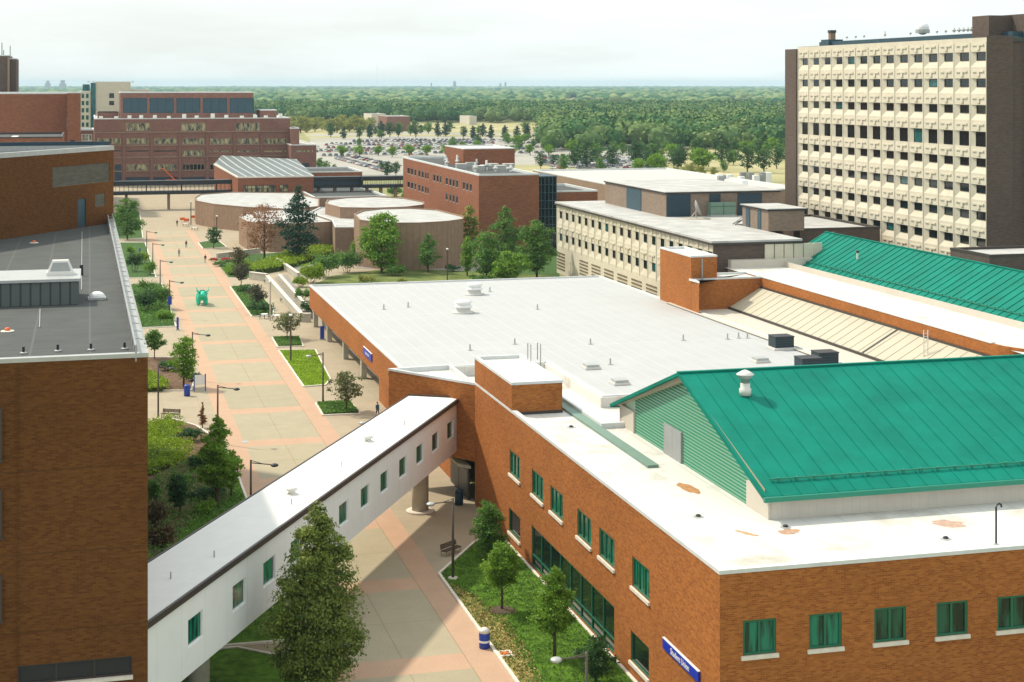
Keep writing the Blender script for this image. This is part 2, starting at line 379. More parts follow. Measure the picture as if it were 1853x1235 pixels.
for h in WH:
    if h[4] == 'up': window(root, *pw, h[0], h[1], h[2], h[3], cols=3, sill=True, ft=.15)
    if h[4] == 'lo': window(root, *pw, h[0], h[1], h[2], h[3], cols=1, sill=True, ft=.1, gm='glass_dark')
    if h[4] == 'cw': window(root, *pw, h[0], h[1], h[2], h[3], cols=8, rows=1, ft=.12, gm='glass_dark', name='curtain_wall_window', label='long ground floor band of dark glazing with green mullions')
for i_, h in enumerate(SH): window(root, *ps, h[0], h[1], h[2], h[3], cols=2, sill=True, ft=.13, gm='glass_green' if i_ < 2 else 'glass_interior')
# transom bar across the curtain wall
h = WH[-1]; t = MB(); ya, yb = Yn-h[0], Yn-h[1]
t.box(XW+.05, XW+.12, yb+.1, ya-.1, 1.0, 1.1); t.build('transom', M['green_paint'], root)
# gutter along the east side of the narrow strip
g = MB(); g.box(XG-1.25, XG-.41, 107, Yn-.6, 10.69, 10.9); g.build('gutter', M['green_pale'], root)

# stair tower
YS = yx(926, XW); ZT = hv(693, XW, YS); XT = xy(1017, YS)
block(root, [(XW-.02, YS), (XT, YS), (XT, Yn+.02), (XW-.02, Yn+.02)], 10.6, ZT-.1, 'brick_orange', 'white_roof', par=.18, cw=.3, ch=.12, names=('stair_tower_wall', 'stair_tower_roof', 'stair_tower_coping'))
b_ = MB(); b_.box(XW+.6, XT+.03, YS-.06, YS-.005, 10.7, 10.95); b_.build('base_strip', M['coping_dark'], root)  # thin dark strip along the foot of the tower's south face
# projecting wedge that receives the skybridge
A = (XW+.03, Yn-.04); B = D(703, 27.05*F/516)
ZA = 10.9
block(root, [A, (XW-.03, B[1]+.6), B], 3.9, ZA, 'brick_orange', 'white_roof', par=.35, cw=.28, ch=.1, names=('bay_wall', 'bay_roof', 'bay_coping'))
s_ = MB(); s_.face([(A[0], A[1], 3.9), (B[0], B[1], 3.9), (A[0], B[1]+.6, 3.9)][::-1]); s_.build('bay_soffit', M['concrete'], root)

# teal gabled rooftop room
XP = 41.3
def yP(u): return yx(u, XP)
y0, y1, yl0, yl1 = yP(1395), yP(1125), yP(1355), yP(1150)
zr = 10.55; ze = hv(893, XP, y0); ym = (y0+y1)/2; zap = hv(684, XP-.7, yx(1245, XP-.7))
mb = MB()
mb.box(XP, XE-.5, y0, y1, zr, ze, 0, bottom=False)
mb.build('rooftop_room_wall', line_mat('cream_ribbed_panel', (.56,.51,.45), (.52,.47,.41), .6, .05), root)
# gable wall with louvre blades
gm = MB(); n_b = 34
zt_ = lambda y: ze+(zap-ze-.35)*(1-abs(y-ym)/((y1-y0)/2))
gm.face([(XP-.02, y1, zr), (XP-.02, y0, zr), (XP-.02, y0, ze), (XP-.02, ym, zap-.35), (XP-.02, y1, ze)])
gm.build('gable_wall', mat('gable_backing_glint', (.40,.54,.45), .6), root)  # pale colour paints in the light reflected off the louvre blades
lb = MB(); nb = 27
for i in range(nb):
    z = zr+.08+i*(zap-.5-zr)/nb; zz = z+.09
    if zz > ze: fr = 1-(zz-ze)/(zap-.35-ze); hw = (y1-y0)/2*fr-.35
    else: hw = (yl1-yl0)/2
    hw = min(hw, (yl1-yl0)/2)
    if hw < .2: continue
    segs = [(ym-hw, ym+hw)]
    dy0, dy1 = yP(1236), yP(1205); zd = hv(765, XP, dy1)
    if zz < zd: segs = [(ym-hw, dy0-.05), (dy1+.05, ym+hw)]
    for a, b in segs:
        lb.face([(XP-.04, b, z+.125), (XP-.07, b, z), (XP-.07, a, z), (XP-.04, a, z+.125)][::-1])
        lb.face([(XP-.04, b, z-.01), (XP-.07, b, z), (XP-.07, a, z), (XP-.04, a, z-.01)])
lb.build('louvre_panel', M['teal_louvre'], root)
dr = MB(); dr.box(XP-.2, XP-.04, dy0, (dy0+dy1)/2-.02, zr+.1, zd).box(XP-.2, XP-.04, (dy0+dy1)/2+.02, dy1, zr+.1, zd); dr.build('louvre_door', M['grey_panel'], root)
cb = MB()
for a, b in ((y0-.001, yl0), (yl1, y1+.001)): MB().box(XP-.2, XP-.03, a, b, zr-.05, ze+.02).build('corner_panel', M['cream_wall'], root)
# rake trim boards
rk = MB()
for sgn in (-1, 1):
    ye = ym+sgn*((y1-y0)/2+.05)
    rk.face([(XP-.45, ye, ze-.12), (XP-.45, ym, zap-.62), (XP-.45, ym, zap-.12), (XP-.45, ye, ze+.32)][::sgn])
    rk.face([(XP-.45, ye, ze-.12), (XP-.45, ym, zap-.62), (XP-.02, ym, zap-.62), (XP-.02, ye, ze-.12)][::-sgn])
rk.build('rake_board', mat('tan_trim', (.42,.36,.26), .6), root)
def gable_roof(root, axis, a0, a1, c, hw, ze, zr_, over, end_over, seam, nm='gable_roof', flip=False, guard=True):
    """axis 0: ridge along X from a0 to a1 at Y=c ; axis 1: ridge along Y at X=c"""
    mb = MB(); tr = MB(); gd = MB(); sl = (zr_-ze)/hw
    def pt(a, o, z): return (a, c+o, z) if axis == 0 else (c+o, a, z)
    for sg in (-1, 1):
        e = hw+over; z_e = zr_-sl*e
        q = [pt(a0-end_over, 0, zr_), pt(a1, 0, zr_), pt(a1, sg*e, z_e), pt(a0-end_over, sg*e, z_e)]
        q2 = [(p[0], p[1], p[2]-.22) for p in q]
        mb.face(q); mb.face(q2)
        for i in range(4): mb.face([q[i], q[(i+1) % 4], q2[(i+1) % 4], q2[i]])
        n = int((a1-a0+end_over)/seam)
        for i in range(n+1):
            a = a0-end_over+.06+i*seam
            for k0, k1 in ((0, e),):
                p = [pt(a-.02, sg*k0, zr_-sl*k0), pt(a+.02, sg*k0, zr_-sl*k0), pt(a+.02, sg*k1, zr_-sl*k1), pt(a-.02, sg*k1, zr_-sl*k1)]
                t4 = [(x, y, z+.05) for x, y, z in p]
                mb.face(t4); mb.face([p[0], p[3], t4[3], t4[0]]); mb.face([p[1], p[2], t4[2], t4[1]]); mb.face([p[2], p[3], t4[3], t4[2]])
        # gutter
        tr = MB()
        oo = sorted((sg*(e+.02), sg*(e+.27)))
        if axis == 0: tr.box(a0-end_over-.02, a1, c+oo[0], c+oo[1], z_e-.32, z_e-.02)
        else: tr.box(c+oo[0], c+oo[1], a0-end_over-.02, a1, z_e-.32, z_e-.02)
        tr.build('roof_gutter', M['teal_trim'], root)
        if guard:
            k = e-1.5; zz = zr_-sl*k
            oo = sorted((sg*k, sg*(k+.08)))
            if axis == 0: gd.box(a0+.3, a1, c+oo[0], c+oo[1], zz+.1, zz+.2)
            else: gd.box(c+oo[0], c+oo[1], a0+.3, a1, zz+.1, zz+.2)
            i = 0
            while a0+.5+i*seam < a1:
                a = a0+.3+i*seam+seam/2
                if axis == 0: gd.box(a-.08, a+.08, c+oo[0]-.05, c+oo[1]+.05, zz-.02, zz+.24)
                else: gd.box(c+oo[0]-.05, c+oo[1]+.05, a-.08, a+.08, zz-.02, zz+.24)
                i += 1
    # ridge cap
    if axis == 0: mb.box(a0-end_over, a1, c-.18, c+.18, zr_-.03, zr_+.09)
    else: mb.box(c-.18, c+.18, a0-end_over, a1, zr_-.03, zr_+.09)
    mb.build(nm, M['teal_roof'], root)
    if guard: gd.build('snow_guard', M['teal_trim'], root)
gable_roof(root, 0, XP, XE, ym, (y1-y0)/2, ze+.12, zap, .5, .75, 1.25)
# green metal roof vent
for _d in range(900, 1250):
    vx, vy = D(1348, _d/10); vz = hv(714, vx, vy)
    if vz <= zap-(zap-ze-.12)/((y1-y0)/2)*abs(ym-vy)+.05: break
vz += .4
v_ = empty('roof_ventilator', (vx, vy, vz), 'pale metal ventilator with a conical cap standing on the near teal roof', 'vent')
MB().lathe((vx, vy, vz-.45), [(.42,0),(.42,.45),(.34,.5),(.34,.8),(.3,.85)], 16).build('base', M['metal_light'], v_, True)
MB().lathe((vx, vy, vz+.35), [(.3,0),(.3,.3),(.46,.36),(.52,.6),(.36,.62)], 16).build('neck', M['metal_grey'], v_, True)
MB().lathe((vx, vy, vz+.9), [(.36,0),(.62,.06),(.62,.12),(.3,.32),(.05,.42)], 16).build('cap', M['metal_light'], v_, True)
# blue sign on the west facade
def text_mesh(txt, size, m):
    cu = bpy.data.curves.new('lettering', 'FONT'); cu.body = txt; cu.size = size; cu.extrude = .01; cu.align_x = 'CENTER'; cu.align_y = 'CENTER'
    o = bpy.data.objects.new('lettering', cu); COL.objects.link(o); bpy.context.view_layer.update()
    me = bpy.data.meshes.new_from_object(o.evaluated_get(bpy.context.evaluated_depsgraph_get())); me.materials.clear(); me.materials.append(m)
    bpy.data.objects.remove(o); return me
def wall_sign(u0, vt0, u1, hh, X, txt, label, size):
    ya, yb = yx(u0, X), yx(u1, X); z = hv(vt0, X, ya); yc = (ya+yb)/2
    r = empty('wall_sign', (X-.02, yc, z-hh/2), label, 'sign')
    MB().box(X-.14, X-.02, yb, ya, z-hh, z).build('panel', mat('sign_blue', (.01,.03,.42), .4), r)
    MB().box(X-.16, X-.0145, yb-.02, ya+.02, z+.002, z+.05).build('edge_strip', M['white'], r)
    o = link('lettering', text_mesh(txt, size, M['white']), r, (-.14, 0, -.02)); o.rotation_euler = (R(90), 0, R(-90))
    return r
wall_sign(1202.5, 1154, 1267, .62, XW, 'Student Union', 'blue sign with white lettering on the orange brick wall near the south corner', .52)
# things on the wing roof
def on_roof(name, u, v, h, build, label, cat, group=None):
    x, y = P(u, v, h); r = empty(name, (x, y, h), label, cat, group); build(r, x, y, h); return r
def drain(r, x, y, z):
    MB().lathe((x, y, z), [(.34,0),(.34,.03),(.2,.05)], 12).build('flange', M['metal_grey'], r)
    MB().lathe((x, y, z+.04), [(.16,0),(.17,.09),(.08,.14)], 10).build('strainer', M['black'], r)
ZR = HW-.3
for u, v in ((1263, 936), (1421, 955), (1711, 976), (1033, 774)):
    on_roof('roof_drain', u, v, ZR, drain, 'small dark drain strainer set in the white wing roof', 'drain', 'drains on the white wing roof')
def stain(name, u, v, sx, sy, rot, col, lab):
    x, y = P(u, v, ZR); mb = MB(); n = 18; rr = random.Random(u)
    pts = []
    for i in range(n):
        a = 2*math.pi*i/n; k = .75+.4*rr.random(); px, py = sx*k*math.cos(a), sy*k*math.sin(a)
        pts.append((x+px*math.cos(rot)-py*math.sin(rot), y+px*math.sin(rot)+py*math.cos(rot), ZR+.004))
    mb.face(pts); mb.build(name, mat(name, col, .9, .1, noise=.2, nscale=3), root)
stain('rust_stain', 1246, 884, .55, 1.5, .1, (.42,.22,.10), '')
stain('rust_stain', 1428, 962, .8, .55, .3, (.42,.27,.19), '')
stain('rust_stain', 1716, 948, 1.1, .8, -.5, (.45,.31,.24), '')
stain('rust_stain', 1352, 966, .25, .9, .5, (.44,.30,.18), '')
def gooseneck(r, x, y, z):
    MB().tube([(x, y, z), (x, y, z+2.2), (x+.07, y, z+2.36), (x+.2, y, z+2.42), (x+.33, y, z+2.36), (x+.36, y, z+2.2)], .06, 8).build('pipe', M['black'], r, True)
    MB().lathe((x, y, z), [(.16,0),(.16,.05),(.07,.08)], 10).build('flange', M['metal_grey'], r)
on_roof('vent_pipe', 1802, 986, ZR, gooseneck, 'thin dark hooked vent pipe standing at the roof edge of the brick wing', 'pipe')
def ladder_rail(r, x, y, z):
    mb = MB()
    for dx in (0, .9): mb.tube([(x+dx, y, z-.8), (x+dx, y, z+1.5), (x+dx, y+1.0, z+1.5), (x+dx, y+1.0, z)], .05, 6)
    mb.build('rail', M['metal_grey'], r)
on_roof('ladder_hoop', 960, 655, ZT, ladder_rail, 'grey ladder hoops at the back edge of the stair tower roof', 'ladder')

# ================================================================== low hall with the big pale roof
HH = 6.2
hx0 = XW-.05; hy0 = 175.0
Yfar = P(559, 517, HH)[1]; xN = P(1090, 502, HH)[0]
XI = P(1090, 718, HH)[0]; YI = P(1090, 718, HH)[1]
root = empty('union_hall', (60, 200, 0), 'low brick hall with a very large pale grey flat roof and a colonnade', 'building')
hp = [(hx0, B[1]+1.2), (XI, B[1]+1.2+(0)), (XI, YI), (xN+4, YI), (xN, Yfar), (hx0, Yfar)]
hp = [(hx0, hy0), (XI, hy0), (XI, YI), (xN+1.5, YI), (xN, Yfar), (hx0, Yfar)]
hp = ccw(hp)
block(root, hp, 2.75, HH, 'brick_orange', 'hall_roof', par=.12, cw=.3, ch=.1)
so = MB(); so.face([(*p, 2.75) for p in hp][::-1]); so.build('soffit', M['concrete'], root)
# recessed ground floor
gx = hx0+2.6; gl = MB(); wh = []
ge = hy0+14
wall(gl, (gx, Yfar-1), (gx, ge), -.2, 2.75, (), m=0); wall(gl, (gx, Yfar-1), (xN-2, Yfar-1), -.2, 2.75); 
gl.build('ground_floor_wall', M['concrete'], root)
L = Yfar-1-ge; nw = 13
for i in range(nw):
    s0 = 6+i*(L-7)/nw; window(root, (gx-.35, Yfar-1), (gx-.35, ge), s0, s0+(L-7)/nw-.25, .15, 2.5, cols=3, rows=2, fm='white', gm='glass_dark', ft=.1, sub=True)
pr = MB(); pr.box(hx0+.02, gx, hy0, ge, -.2, 2.749); pr.build('end_pier', M['brick_orange'], root)
for (u, v) in ((563.8,592),(589.3,618.6),(619.7,650),(653,685)):
    x, y = P(u, v, 0); MB().box(hx0+.3, hx0+1.0, y-.45, y+.45, -.1, 2.749).build('column', M['concrete'], root)
# lower roofs behind the wing
lr = MB(); LZ = 5.1
lr.face([(XG+.02, Y_PN+1.02, LZ), (XE, Y_PN+1.02, LZ), (XE, YI-.02, LZ), (XI-.02, YI-.02, LZ), (XI-.02, hy0-.02, LZ), (XW-.02, hy0-.02, LZ), (XW-.02, Yn+.03, LZ), (XG+.02, Yn+.03, LZ)])
lr.build('lower_roof', M['white_roof'], root)
lw = MB(); lw.box(XW-.02, XW+.4, B[1]+.7, hy0-.01, -.2, HH+.05); lw.build('link_wall', M['brick_orange'], root)
lp = MB(); lp.box(XI-.3, XI-.01, YI-.3, hy0, 5.11, HH-.05); lp.box(XI-.008, XI+20, YI-.3, YI-.01, 5.11, HH-.051); lp.box(XW+.41, XI-.31, hy0-.3, hy0-.01, 5.11, HH+.02); lp.build('parapet_upstand', M['white_roof'], root)
wall_sign(658.5, 627, 673.5, .95, hx0, 'Student Union', 'small blue sign high on the brick fascia of the low hall', .5)
sc = on_roof('security_camera', 692, 676, HH-1, lambda r, x, y, z: (MB().box(hx0-.5, hx0-.02, y-.06, y+.06, z, z+.1).build('bracket', M['black'], r), MB().ball((hx0-.55, y, z-.1), .3, n=10).build('dome', M['glass_dark'], r, True)), 'small dark camera dome bracketed off the brick fascia at the end of the low hall', 'camera')
def curb_vent(r, x, y, z):
    MB().box(x-.9, x+.9, y-.9, y+.9, z, z+.25).build('curb', M['white_roof'], r)
    MB().box(x-.75, x+.75, y-.75, y+.75, z+.25, z+.5).build('cap', M['metal_grey'], r)
for u, v in ((1069, 667), (1121, 695), (1375, 655)):
    on_roof('roof_hatch', u, v, HH-.1, curb_vent, 'small square capped vent on the large pale roof', 'vent', 'square vents on the large pale roof')
def mushroom(r, x, y, z):
    MB().lathe((x, y, z), [(1.5,0),(1.5,.12),(1.0,.2),(1.0,.7),(1.25,.75)], 18).build('curb', M['white_roof'], r, True)
    MB().lathe((x, y, z+.75), [(1.25,0),(1.3,.1),(1.1,.3),(.9,.34),(1.15,.6),(1.2,.8),(.7,1.0),(.05,1.05)], 18).build('hood', M['white'], r, True)
for i, (u, v) in enumerate(((838, 566), (858, 533))):
    on_roof('exhaust_fan', u, v, HH-.1, mushroom, ['nearer white mushroom exhaust fan on the large pale roof', 'farther white mushroom exhaust fan on the large pale roof'][i], 'vent')
def stub(r, x, y, z):
    MB().lathe((x, y, z), [(.3,0),(.3,.04),(.1,.08)], 8).build('flange', M['metal_grey'], r); MB().tube([(x, y, z), (x, y, z+.7)], .1, 8).build('pipe', M['metal_grey'], r)
for u, v in ((694, 560), (738, 556), (850, 634), (1068, 623), (1336, 612), (1352, 612), (1316, 614), (1236, 616), (1104, 660), (931, 623), (886, 528), (972, 560)):
    on_roof('vent_pipe', u, v, HH-.1, stub, 'short grey vent pipe poking through the large pale roof', 'pipe', 'vent pipes on the large pale roof')
def dark_unit(r, x, y, z):
    MB().box(x-1.45, x+1.45, y-1.3, y+1.3, z, z+.25).build('curb', M['white_roof'], r)
    MB().box(x-1.2, x+1.2, y-1.05, y+1.05, z+.25, z+1.5).build('housing', line_mat('dark_unit_louvres', (.02,.035,.045), (.035,.055,.065), .3, .1, 1), r)
    MB().box(x-1.26, x+1.26, y-1.1, y+1.1, z+1.5, z+1.6).build('lid', M['black'], r)
for i, (u, v) in enumerate(((1413, 631), (1492, 661), (1462, 672))):
    on_roof('rooftop_unit', u, v, HH-.1, dark_unit, ['dark boxy air unit on the pale roof, farther one near the sloping beige roof', 'dark boxy air unit just above the ridge of the near teal roof', 'dark boxy unit mostly hidden behind the teal ridge'][i], 'air unit')

# ================================================================== theatre with sloping beige roof and far teal gable
root = empty('theatre', (110, 200, 0), 'brick and cream theatre with a sloping beige metal roof and a long teal gabled roof', 'building')
x1 = P(1293, 550, HH)[0]; ya = P(1293, 550, HH)[1]; ysouth = 95
xu = x1+4.6; 
du = dep(xu, ya); zu = hv(513, xu, ya)
sl = MB(); sl.face([(x1, ya, HH+.25), (x1, ysouth, HH+.25), (xu, ysouth, zu), (xu, ya, zu)])
sl.face([(x1, ya, HH-.1), (xu, ya, HH-.1), (xu, ya, zu), (x1, ya, HH+.25)])
sl.face([(x1, ysouth, HH-.1), (x1, ya, HH-.1), (x1, ya, HH+.25), (x1, ysouth, HH+.25)][::-1])
k = ysouth+.5
while k < ya:
    dz = .06
    sl.face([(x1, k, HH+.25+dz), (x1, k-.05, HH+.25+dz), (xu, k-.05, zu+dz), (xu, k, zu+dz)]); sl.face([(x1, k, HH+.25), (x1, k, HH+.25+dz), (xu, k, zu+dz), (xu, k, zu)]); sl.face([(x1, k-.05, HH+.25), (x1, k-.05, HH+.25+dz), (xu, k-.05, zu+dz), (xu, k-.05, zu)][::-1]); k += 2.1
sl.build('sloping_roof', M['beige_metal'], root)
ed = MB(); ed.box(x1-.22, x1-.01, ysouth, ya, HH+.1, HH+.32).box(xu+.01, xu+.2, ysouth, ya, zu, zu+.25).box(x1, xu, ya+.01, ya+.2, HH, HH+.3)
yd = yx(1558, x1); ed.face([(x1, yd, HH+.33), (x1, yd-.35, HH+.33), (xu, yd-.35, zu+.08), (xu, yd, zu+.08)])
ed.build('dark_edge', M['coping_dark'], root)
# parapet wall above the slope, with the brick return at the north end
pb = MB(); zb = zu+1.5
pb.box(xu+.21, xu+.6, yx(1790, xu), ya+.24, zu-1, zb); pb.build('parapet_wall', M['brick_orange'], root)
cp = MB(); cp.box(xu+.15, xu+.75, yx(1790, xu), ya+.2, zb+.01, zb+.12)
cp.build('parapet_coping', M['coping'], root)
cv = MB(); cx, cy = xu+.4, yx(1790, xu); prev = None
for i in range(9):
    a = i/8*math.pi/2; px, py = cx+7*(1-math.cos(a)), cy-7*math.sin(a)
    if prev: cv.obox(prev, (px, py), .4, zu-1, zb)
    prev = (px, py)
cv.build('curved_parapet', M['brick_orange'], root)
# brick stair block
xa = P(1194, 541, HH)[0]; y_n = P(1194, 541, HH)[1]; y_s = yx(1212, xa); 
xa2 = xa
zt2 = hv(449, xa, y_n)
ysb = yx(1250, xa)
block(root, [(xa, ysb), (xy(1297, ysb), ysb), (xy(1297, ysb), y_n), (xa, y_n)], 5, zt2, 'brick_orange', 'white_roof', par=.2, cw=.3, names=('stair_block_wall', 'stair_block_roof', 'stair_block_coping'))
ys2 = ya+.25; xr = xu+.62
zl = hv(497, xa+2, ys2)
lowb = [(xa+1.2, ys2), (xr, ys2), (xr, ysb-.02), (xa+.02, ysb-.02), (xa+.02, ysb-3)]
block(root, lowb, 5, zb+.0, 'brick_orange', 'white_roof', par=.15, cw=.25, names=('return_wall', 'return_roof', 'return_coping'))
pipe = MB(); xx = xy(1270, ysb-.1); pipe.tube([(xx, ysb-.12, zb), (xx, ysb-.12, zt2-.3)], .12, 8).build('downpipe', M['grey_panel'], root)
# cream strip roof in front of slope
st = MB(); st.face([(x1-6.5, ya+3, HH+.02), (x1-4.5, ysouth, HH+.02), (x1-.23, ysouth, HH+.02), (x1-.23, ya+3, HH+.02)]); st.build('apron_roof', M['cream_wall'], root)
# walkway roof and cream wall under the far gable
XE2 = .9666*3.87*(H-10); XE2 = P(1405, 475, 10)[0]; YN2 = P(1405, 475, 10)[1]
xrdg = XE2+8.3; zr2 = hv(420, xrdg, yx(1493, xrdg)); YN2 = yx(1493, xrdg)
wr = MB(); wr.face([(xr+.15, ysouth-10, zb-.3), (XE2+1, ysouth-10, zb-.3), (XE2+1, ya+16, zb-.3), (xr+.15, ya+16, zb-.3)]); wr.build('walkway_roof', M['white_roof'], root)
wr = MB(); wr.box(xr+.7, XE2+20, ya+8, ya+24, 3, zb+.9); wr.build('north_wing', M['cream_wall'], root)
cw_ = MB(); cw_.box(XE2+.8, XE2+16, 90, YN2-.9, zb-.3, 9.9, 0); cw_.build('clerestory_wall', line_mat('cream_panel_far', (.56,.52,.45), (.48,.44,.37), 2.4, .1), root)
bal = MB(); bal.box(XE2-2.2, XE2-2.05, 95, YN2+2, zb-.3, zb+.5); bal.build('balustrade', M['cream_wall'], root)
sl_ = (zr2-10)/8.3
gable_roof(root, 1, -(YN2), -90, xrdg, 8.3-.4, 10+.4*sl_, zr2, .4, .0, 1.9, nm='teal_gable_roof') if False else None
def ridgeY(root):
    mb = MB(); tr = MB(); gd = MB(); ya_, yb_ = 92.0, YN2
    for sg in (-1, 1):
        q = [(xrdg, ya_, zr2), (xrdg, yb_, zr2), (xrdg+sg*8.3, yb_, 10), (xrdg+sg*8.3, ya_, 10)]
        q2 = [(a, b, c-.25) for a, b, c in q]; mb.face(q); mb.face(q2)
        for i in range(4): mb.face([q[i], q[(i+1) % 4], q2[(i+1) % 4], q2[i]])
        y = ya_+.2
        while y < yb_:
            p = [(xrdg, y-.05, zr2), (xrdg, y+.05, zr2), (xrdg+sg*8.3, y+.05, 10), (xrdg+sg*8.3, y-.05, 10)]; t4 = [(a, b, c+.1) for a, b, c in p]
            mb.face(t4); mb.face([p[0], p[3], t4[3], t4[0]]); mb.face([p[1], p[2], t4[2], t4[1]]); y += 1.75
        tr = MB().box(min(xrdg+sg*8.32, xrdg+sg*8.6), max(xrdg+sg*8.32, xrdg+sg*8.6), ya_, yb_, 9.65, 9.98); tr.build('roof_gutter', M['teal_trim'], root)
    k = 6.9; zz = zr2-sl_*k; gd.box(xrdg-k-.1, xrdg-k, ya_, yb_-.4, zz+.12, zz+.25)
    y = ya_+.3
    while y < yb_: gd.box(xrdg-k-.15, xrdg-k+.05, y-.1, y+.1, zz-.02, zz+.32); y += 1.75
    mb.face([(xrdg-8.1, yb_-.5, 9.9), (xrdg+8.1, yb_-.5, 9.9), (xrdg, yb_-.5, zr2-.2)][::-1], 0)
    mb.box(xrdg-.2, xrdg+.2, ya_, yb_, zr2-.02, zr2+.1)
    mb.build('teal_gable_roof', M['teal_roof'], root); gd.build('snow_guard', M['teal_trim'], root)
ridgeY(root)
tl = MB(); xx, yy = xy(1671, yx(1671, x1+2.2)), yx(1671, x1+2.2)
lad = empty('roof_ladder', (xx, yy, 7.8), 'thin pale ladder frame standing on the sloping beige roof', 'ladder')
tl.tube([(xx, yy, 7.4), (xx, yy, 10.6)], .06, 6).tube([(xx+.5, yy, 7.4), (xx+.5, yy, 10.6)], .06, 6)
for i in range(8): tl.tube([(xx, yy, 7.8+i*.35), (xx+.5, yy, 7.8+i*.35)], .03, 5)
tl.build('frame', M['metal_light'], lad)
for u, v, h in ((1508, 428, 14), (1551, 462, 13), (1703, 492, 12.5)):
    on_roof('roof_stub', u, v, h, lambda r, x, y, z: (MB().tube([(x, y, z-.6), (x, y, z+.5)], .16, 8).build('pipe', M['metal_light'], r), MB().ball((x, y, z+.5), .25).build('cap', M['coping_dark'], r)), 'short pale vent pipe on the far teal gable roof', 'pipe', 'vent pipes on the far teal roof')

# ================================================================== skybridge
dB = Vector((.4755, .8797)); nB = Vector((dB.y, -dB.x))
pe = Vector(P(828, 724, 9.1)); ps_ = pe-dB*64.2
Wd = 4.55
root = empty('skybridge', (18, 115, 0), 'long white enclosed skybridge with square green windows crossing over the promenade', 'footbridge')
def bq(s, o, z): q = ps_+dB*s-nB*o; return (q.x, q.y, z)   # o: from near side to far side
LB = 64.2; zb0, zb1 = 4.5, 9.1
wl = []; wu = [(340,363),(420.5,443),(476,496),(None,None),(None,None),(613,631),(652.5,667),(688,703),(722,735.5),(753,766),(781.5,793.5),(809,820)]
ss = []
for a, b in wu:
    if a is None: ss.append(None); continue
    # intersect column a with near wall line
    def sat(u):
        t = (u-U0)/F; # lat = t*d
        ax, ay = ps_.x, ps_.y
        # lat = X*CT - Y*ST ; d = X*ST + Y*CT
        l0 = ax*CT-ay*ST; d0 = ax*ST+ay*CT; lv = dB.x*CT-dB.y*ST; dv = dB.x*ST+dB.y*CT
        return (t*d0-l0)/(lv-t*dv)
    ss.append((sat(a), sat(b)))
g = (ss[5][0]-ss[2][0])/3
ss[3] = (ss[2][0]+g, ss[2][1]+g); ss[4] = (ss[2][0]+2*g, ss[2][1]+2*g)
zw1 = 7.65; zw0 = 6.05
print('bridge windows', [round(b-a, 2) for a, b in ss]); wq = sorted(b-a for a, b in ss)[6]; holes = [(a, a+wq, zw0, zw1) for a, b in ss]
mb = MB(); nearp0 = bq(0, 0, 0); nearp1 = bq(LB, 0, 0)
wall(mb, nearp0, nearp1, zb0, zb1, holes, .15); wall(mb, bq(LB, Wd, 0), bq(0, Wd, 0), zb0, zb1)
mb.face([bq(0, 0, zb0), bq(0, Wd, zb0), bq(LB, Wd, zb0), bq(LB, 0, zb0)])
mb.build('wall_panels', M['panel_wall'], root)
for a in holes: window(root, nearp0, nearp1, *a, fm='white', gm='glass_green', ft=.08)
rf = MB(); rf.prism([bq(0, -.02, 0)[:2], bq(LB, -.02, 0)[:2], bq(LB, Wd+.1, 0)[:2], bq(0, Wd+.1, 0)[:2]], zb1+.005, zb1+.16, 0, 0, True); rf.build('roof', M['bridge_roof'], root)
ed = MB(); ed.obox(bq(0, -.12, 0), bq(LB, -.12, 0), .18, zb1-.16, zb1+.2); ed.obox(bq(0, Wd+.2, 0), bq(LB, Wd+.2, 0), .12, zb1-.1, zb1+.2); ed.obox(bq(LB+.02, -.2, 0), bq(LB+.02, Wd+.2, 0), .1, zb1, zb1+.3)
ed.build('roof_edge', M['coping_dark'], root)
for u, v in ((760, 926), (357, 1265)):
    x, y = P(u, v, 0); MB().lathe((x, y, -.1), [(.74,0),(.74,4.58)], 24).build('column', M['concrete'], root, True)
    MB().lathe((x, y, 0), [(1.25,0),(1.25,.14),(.9,.16)], 24).build('footing', M['kerb'], root, True)
for i, s_ in enumerate((28.6, 45.5)):
    q = bq(s_, 2.2 if i == 0 else 2.3, 9.25)
    r = empty('roof_ventilator', q, ['small round metal ventilator on the near half of the skybridge roof', 'small round metal ventilator on the far half of the skybridge roof'][i], 'vent')
    MB().lathe(q, [(.42,0),(.42,.05),(.25,.1),(.25,.25),(.42,.3),(.36,.45),(.05,.5)], 14).build('cowl', M['metal_light'], r, True)
for s_, o in ((9, 2.0), (13.5, 1.3), (26, 1.2), (37, 1.5), (52, 1.3)):
    q = bq(s_, o, 9.26); r = empty('vent_pipe', q, 'thin grey stub pipe on the white skybridge roof', 'pipe', 'stub pipes on the skybridge roof'); MB().tube([q, (q[0], q[1], q[2]+.4)], .05, 6).build('pipe', M['metal_grey'], r)
# entrance under the bridge
dx = XW-.1; ya, yb = yx(817, dx), yx(849, dx)
en = empty('entrance', (dx, (ya+yb)/2, 0), 'dark glazed entrance in the brick wall under the skybridge end', 'entrance')
MB().box(dx-.12, dx+.05, min(ya, yb), max(ya, yb), 0, 3.0).build('surround', M['coping_dark'], en)
MB().box(dx-.15, dx-.121, min(ya, yb)+.3, (ya+yb)/2-.1, .1, 2.6).box(dx-.15, dx-.121, (ya+yb)/2+.1, max(ya, yb)-.3, .1, 2.6).build('door', M['black'], en)
MB().prism([(dx-.1, max(ya, yb)+1), (dx-.1, min(ya, yb)-1), (dx-1.0, min(ya, yb)), (dx-1.3, max(ya, yb))], 3.1, 3.35, 0, 0, True).build('canopy', M['concrete'], en)
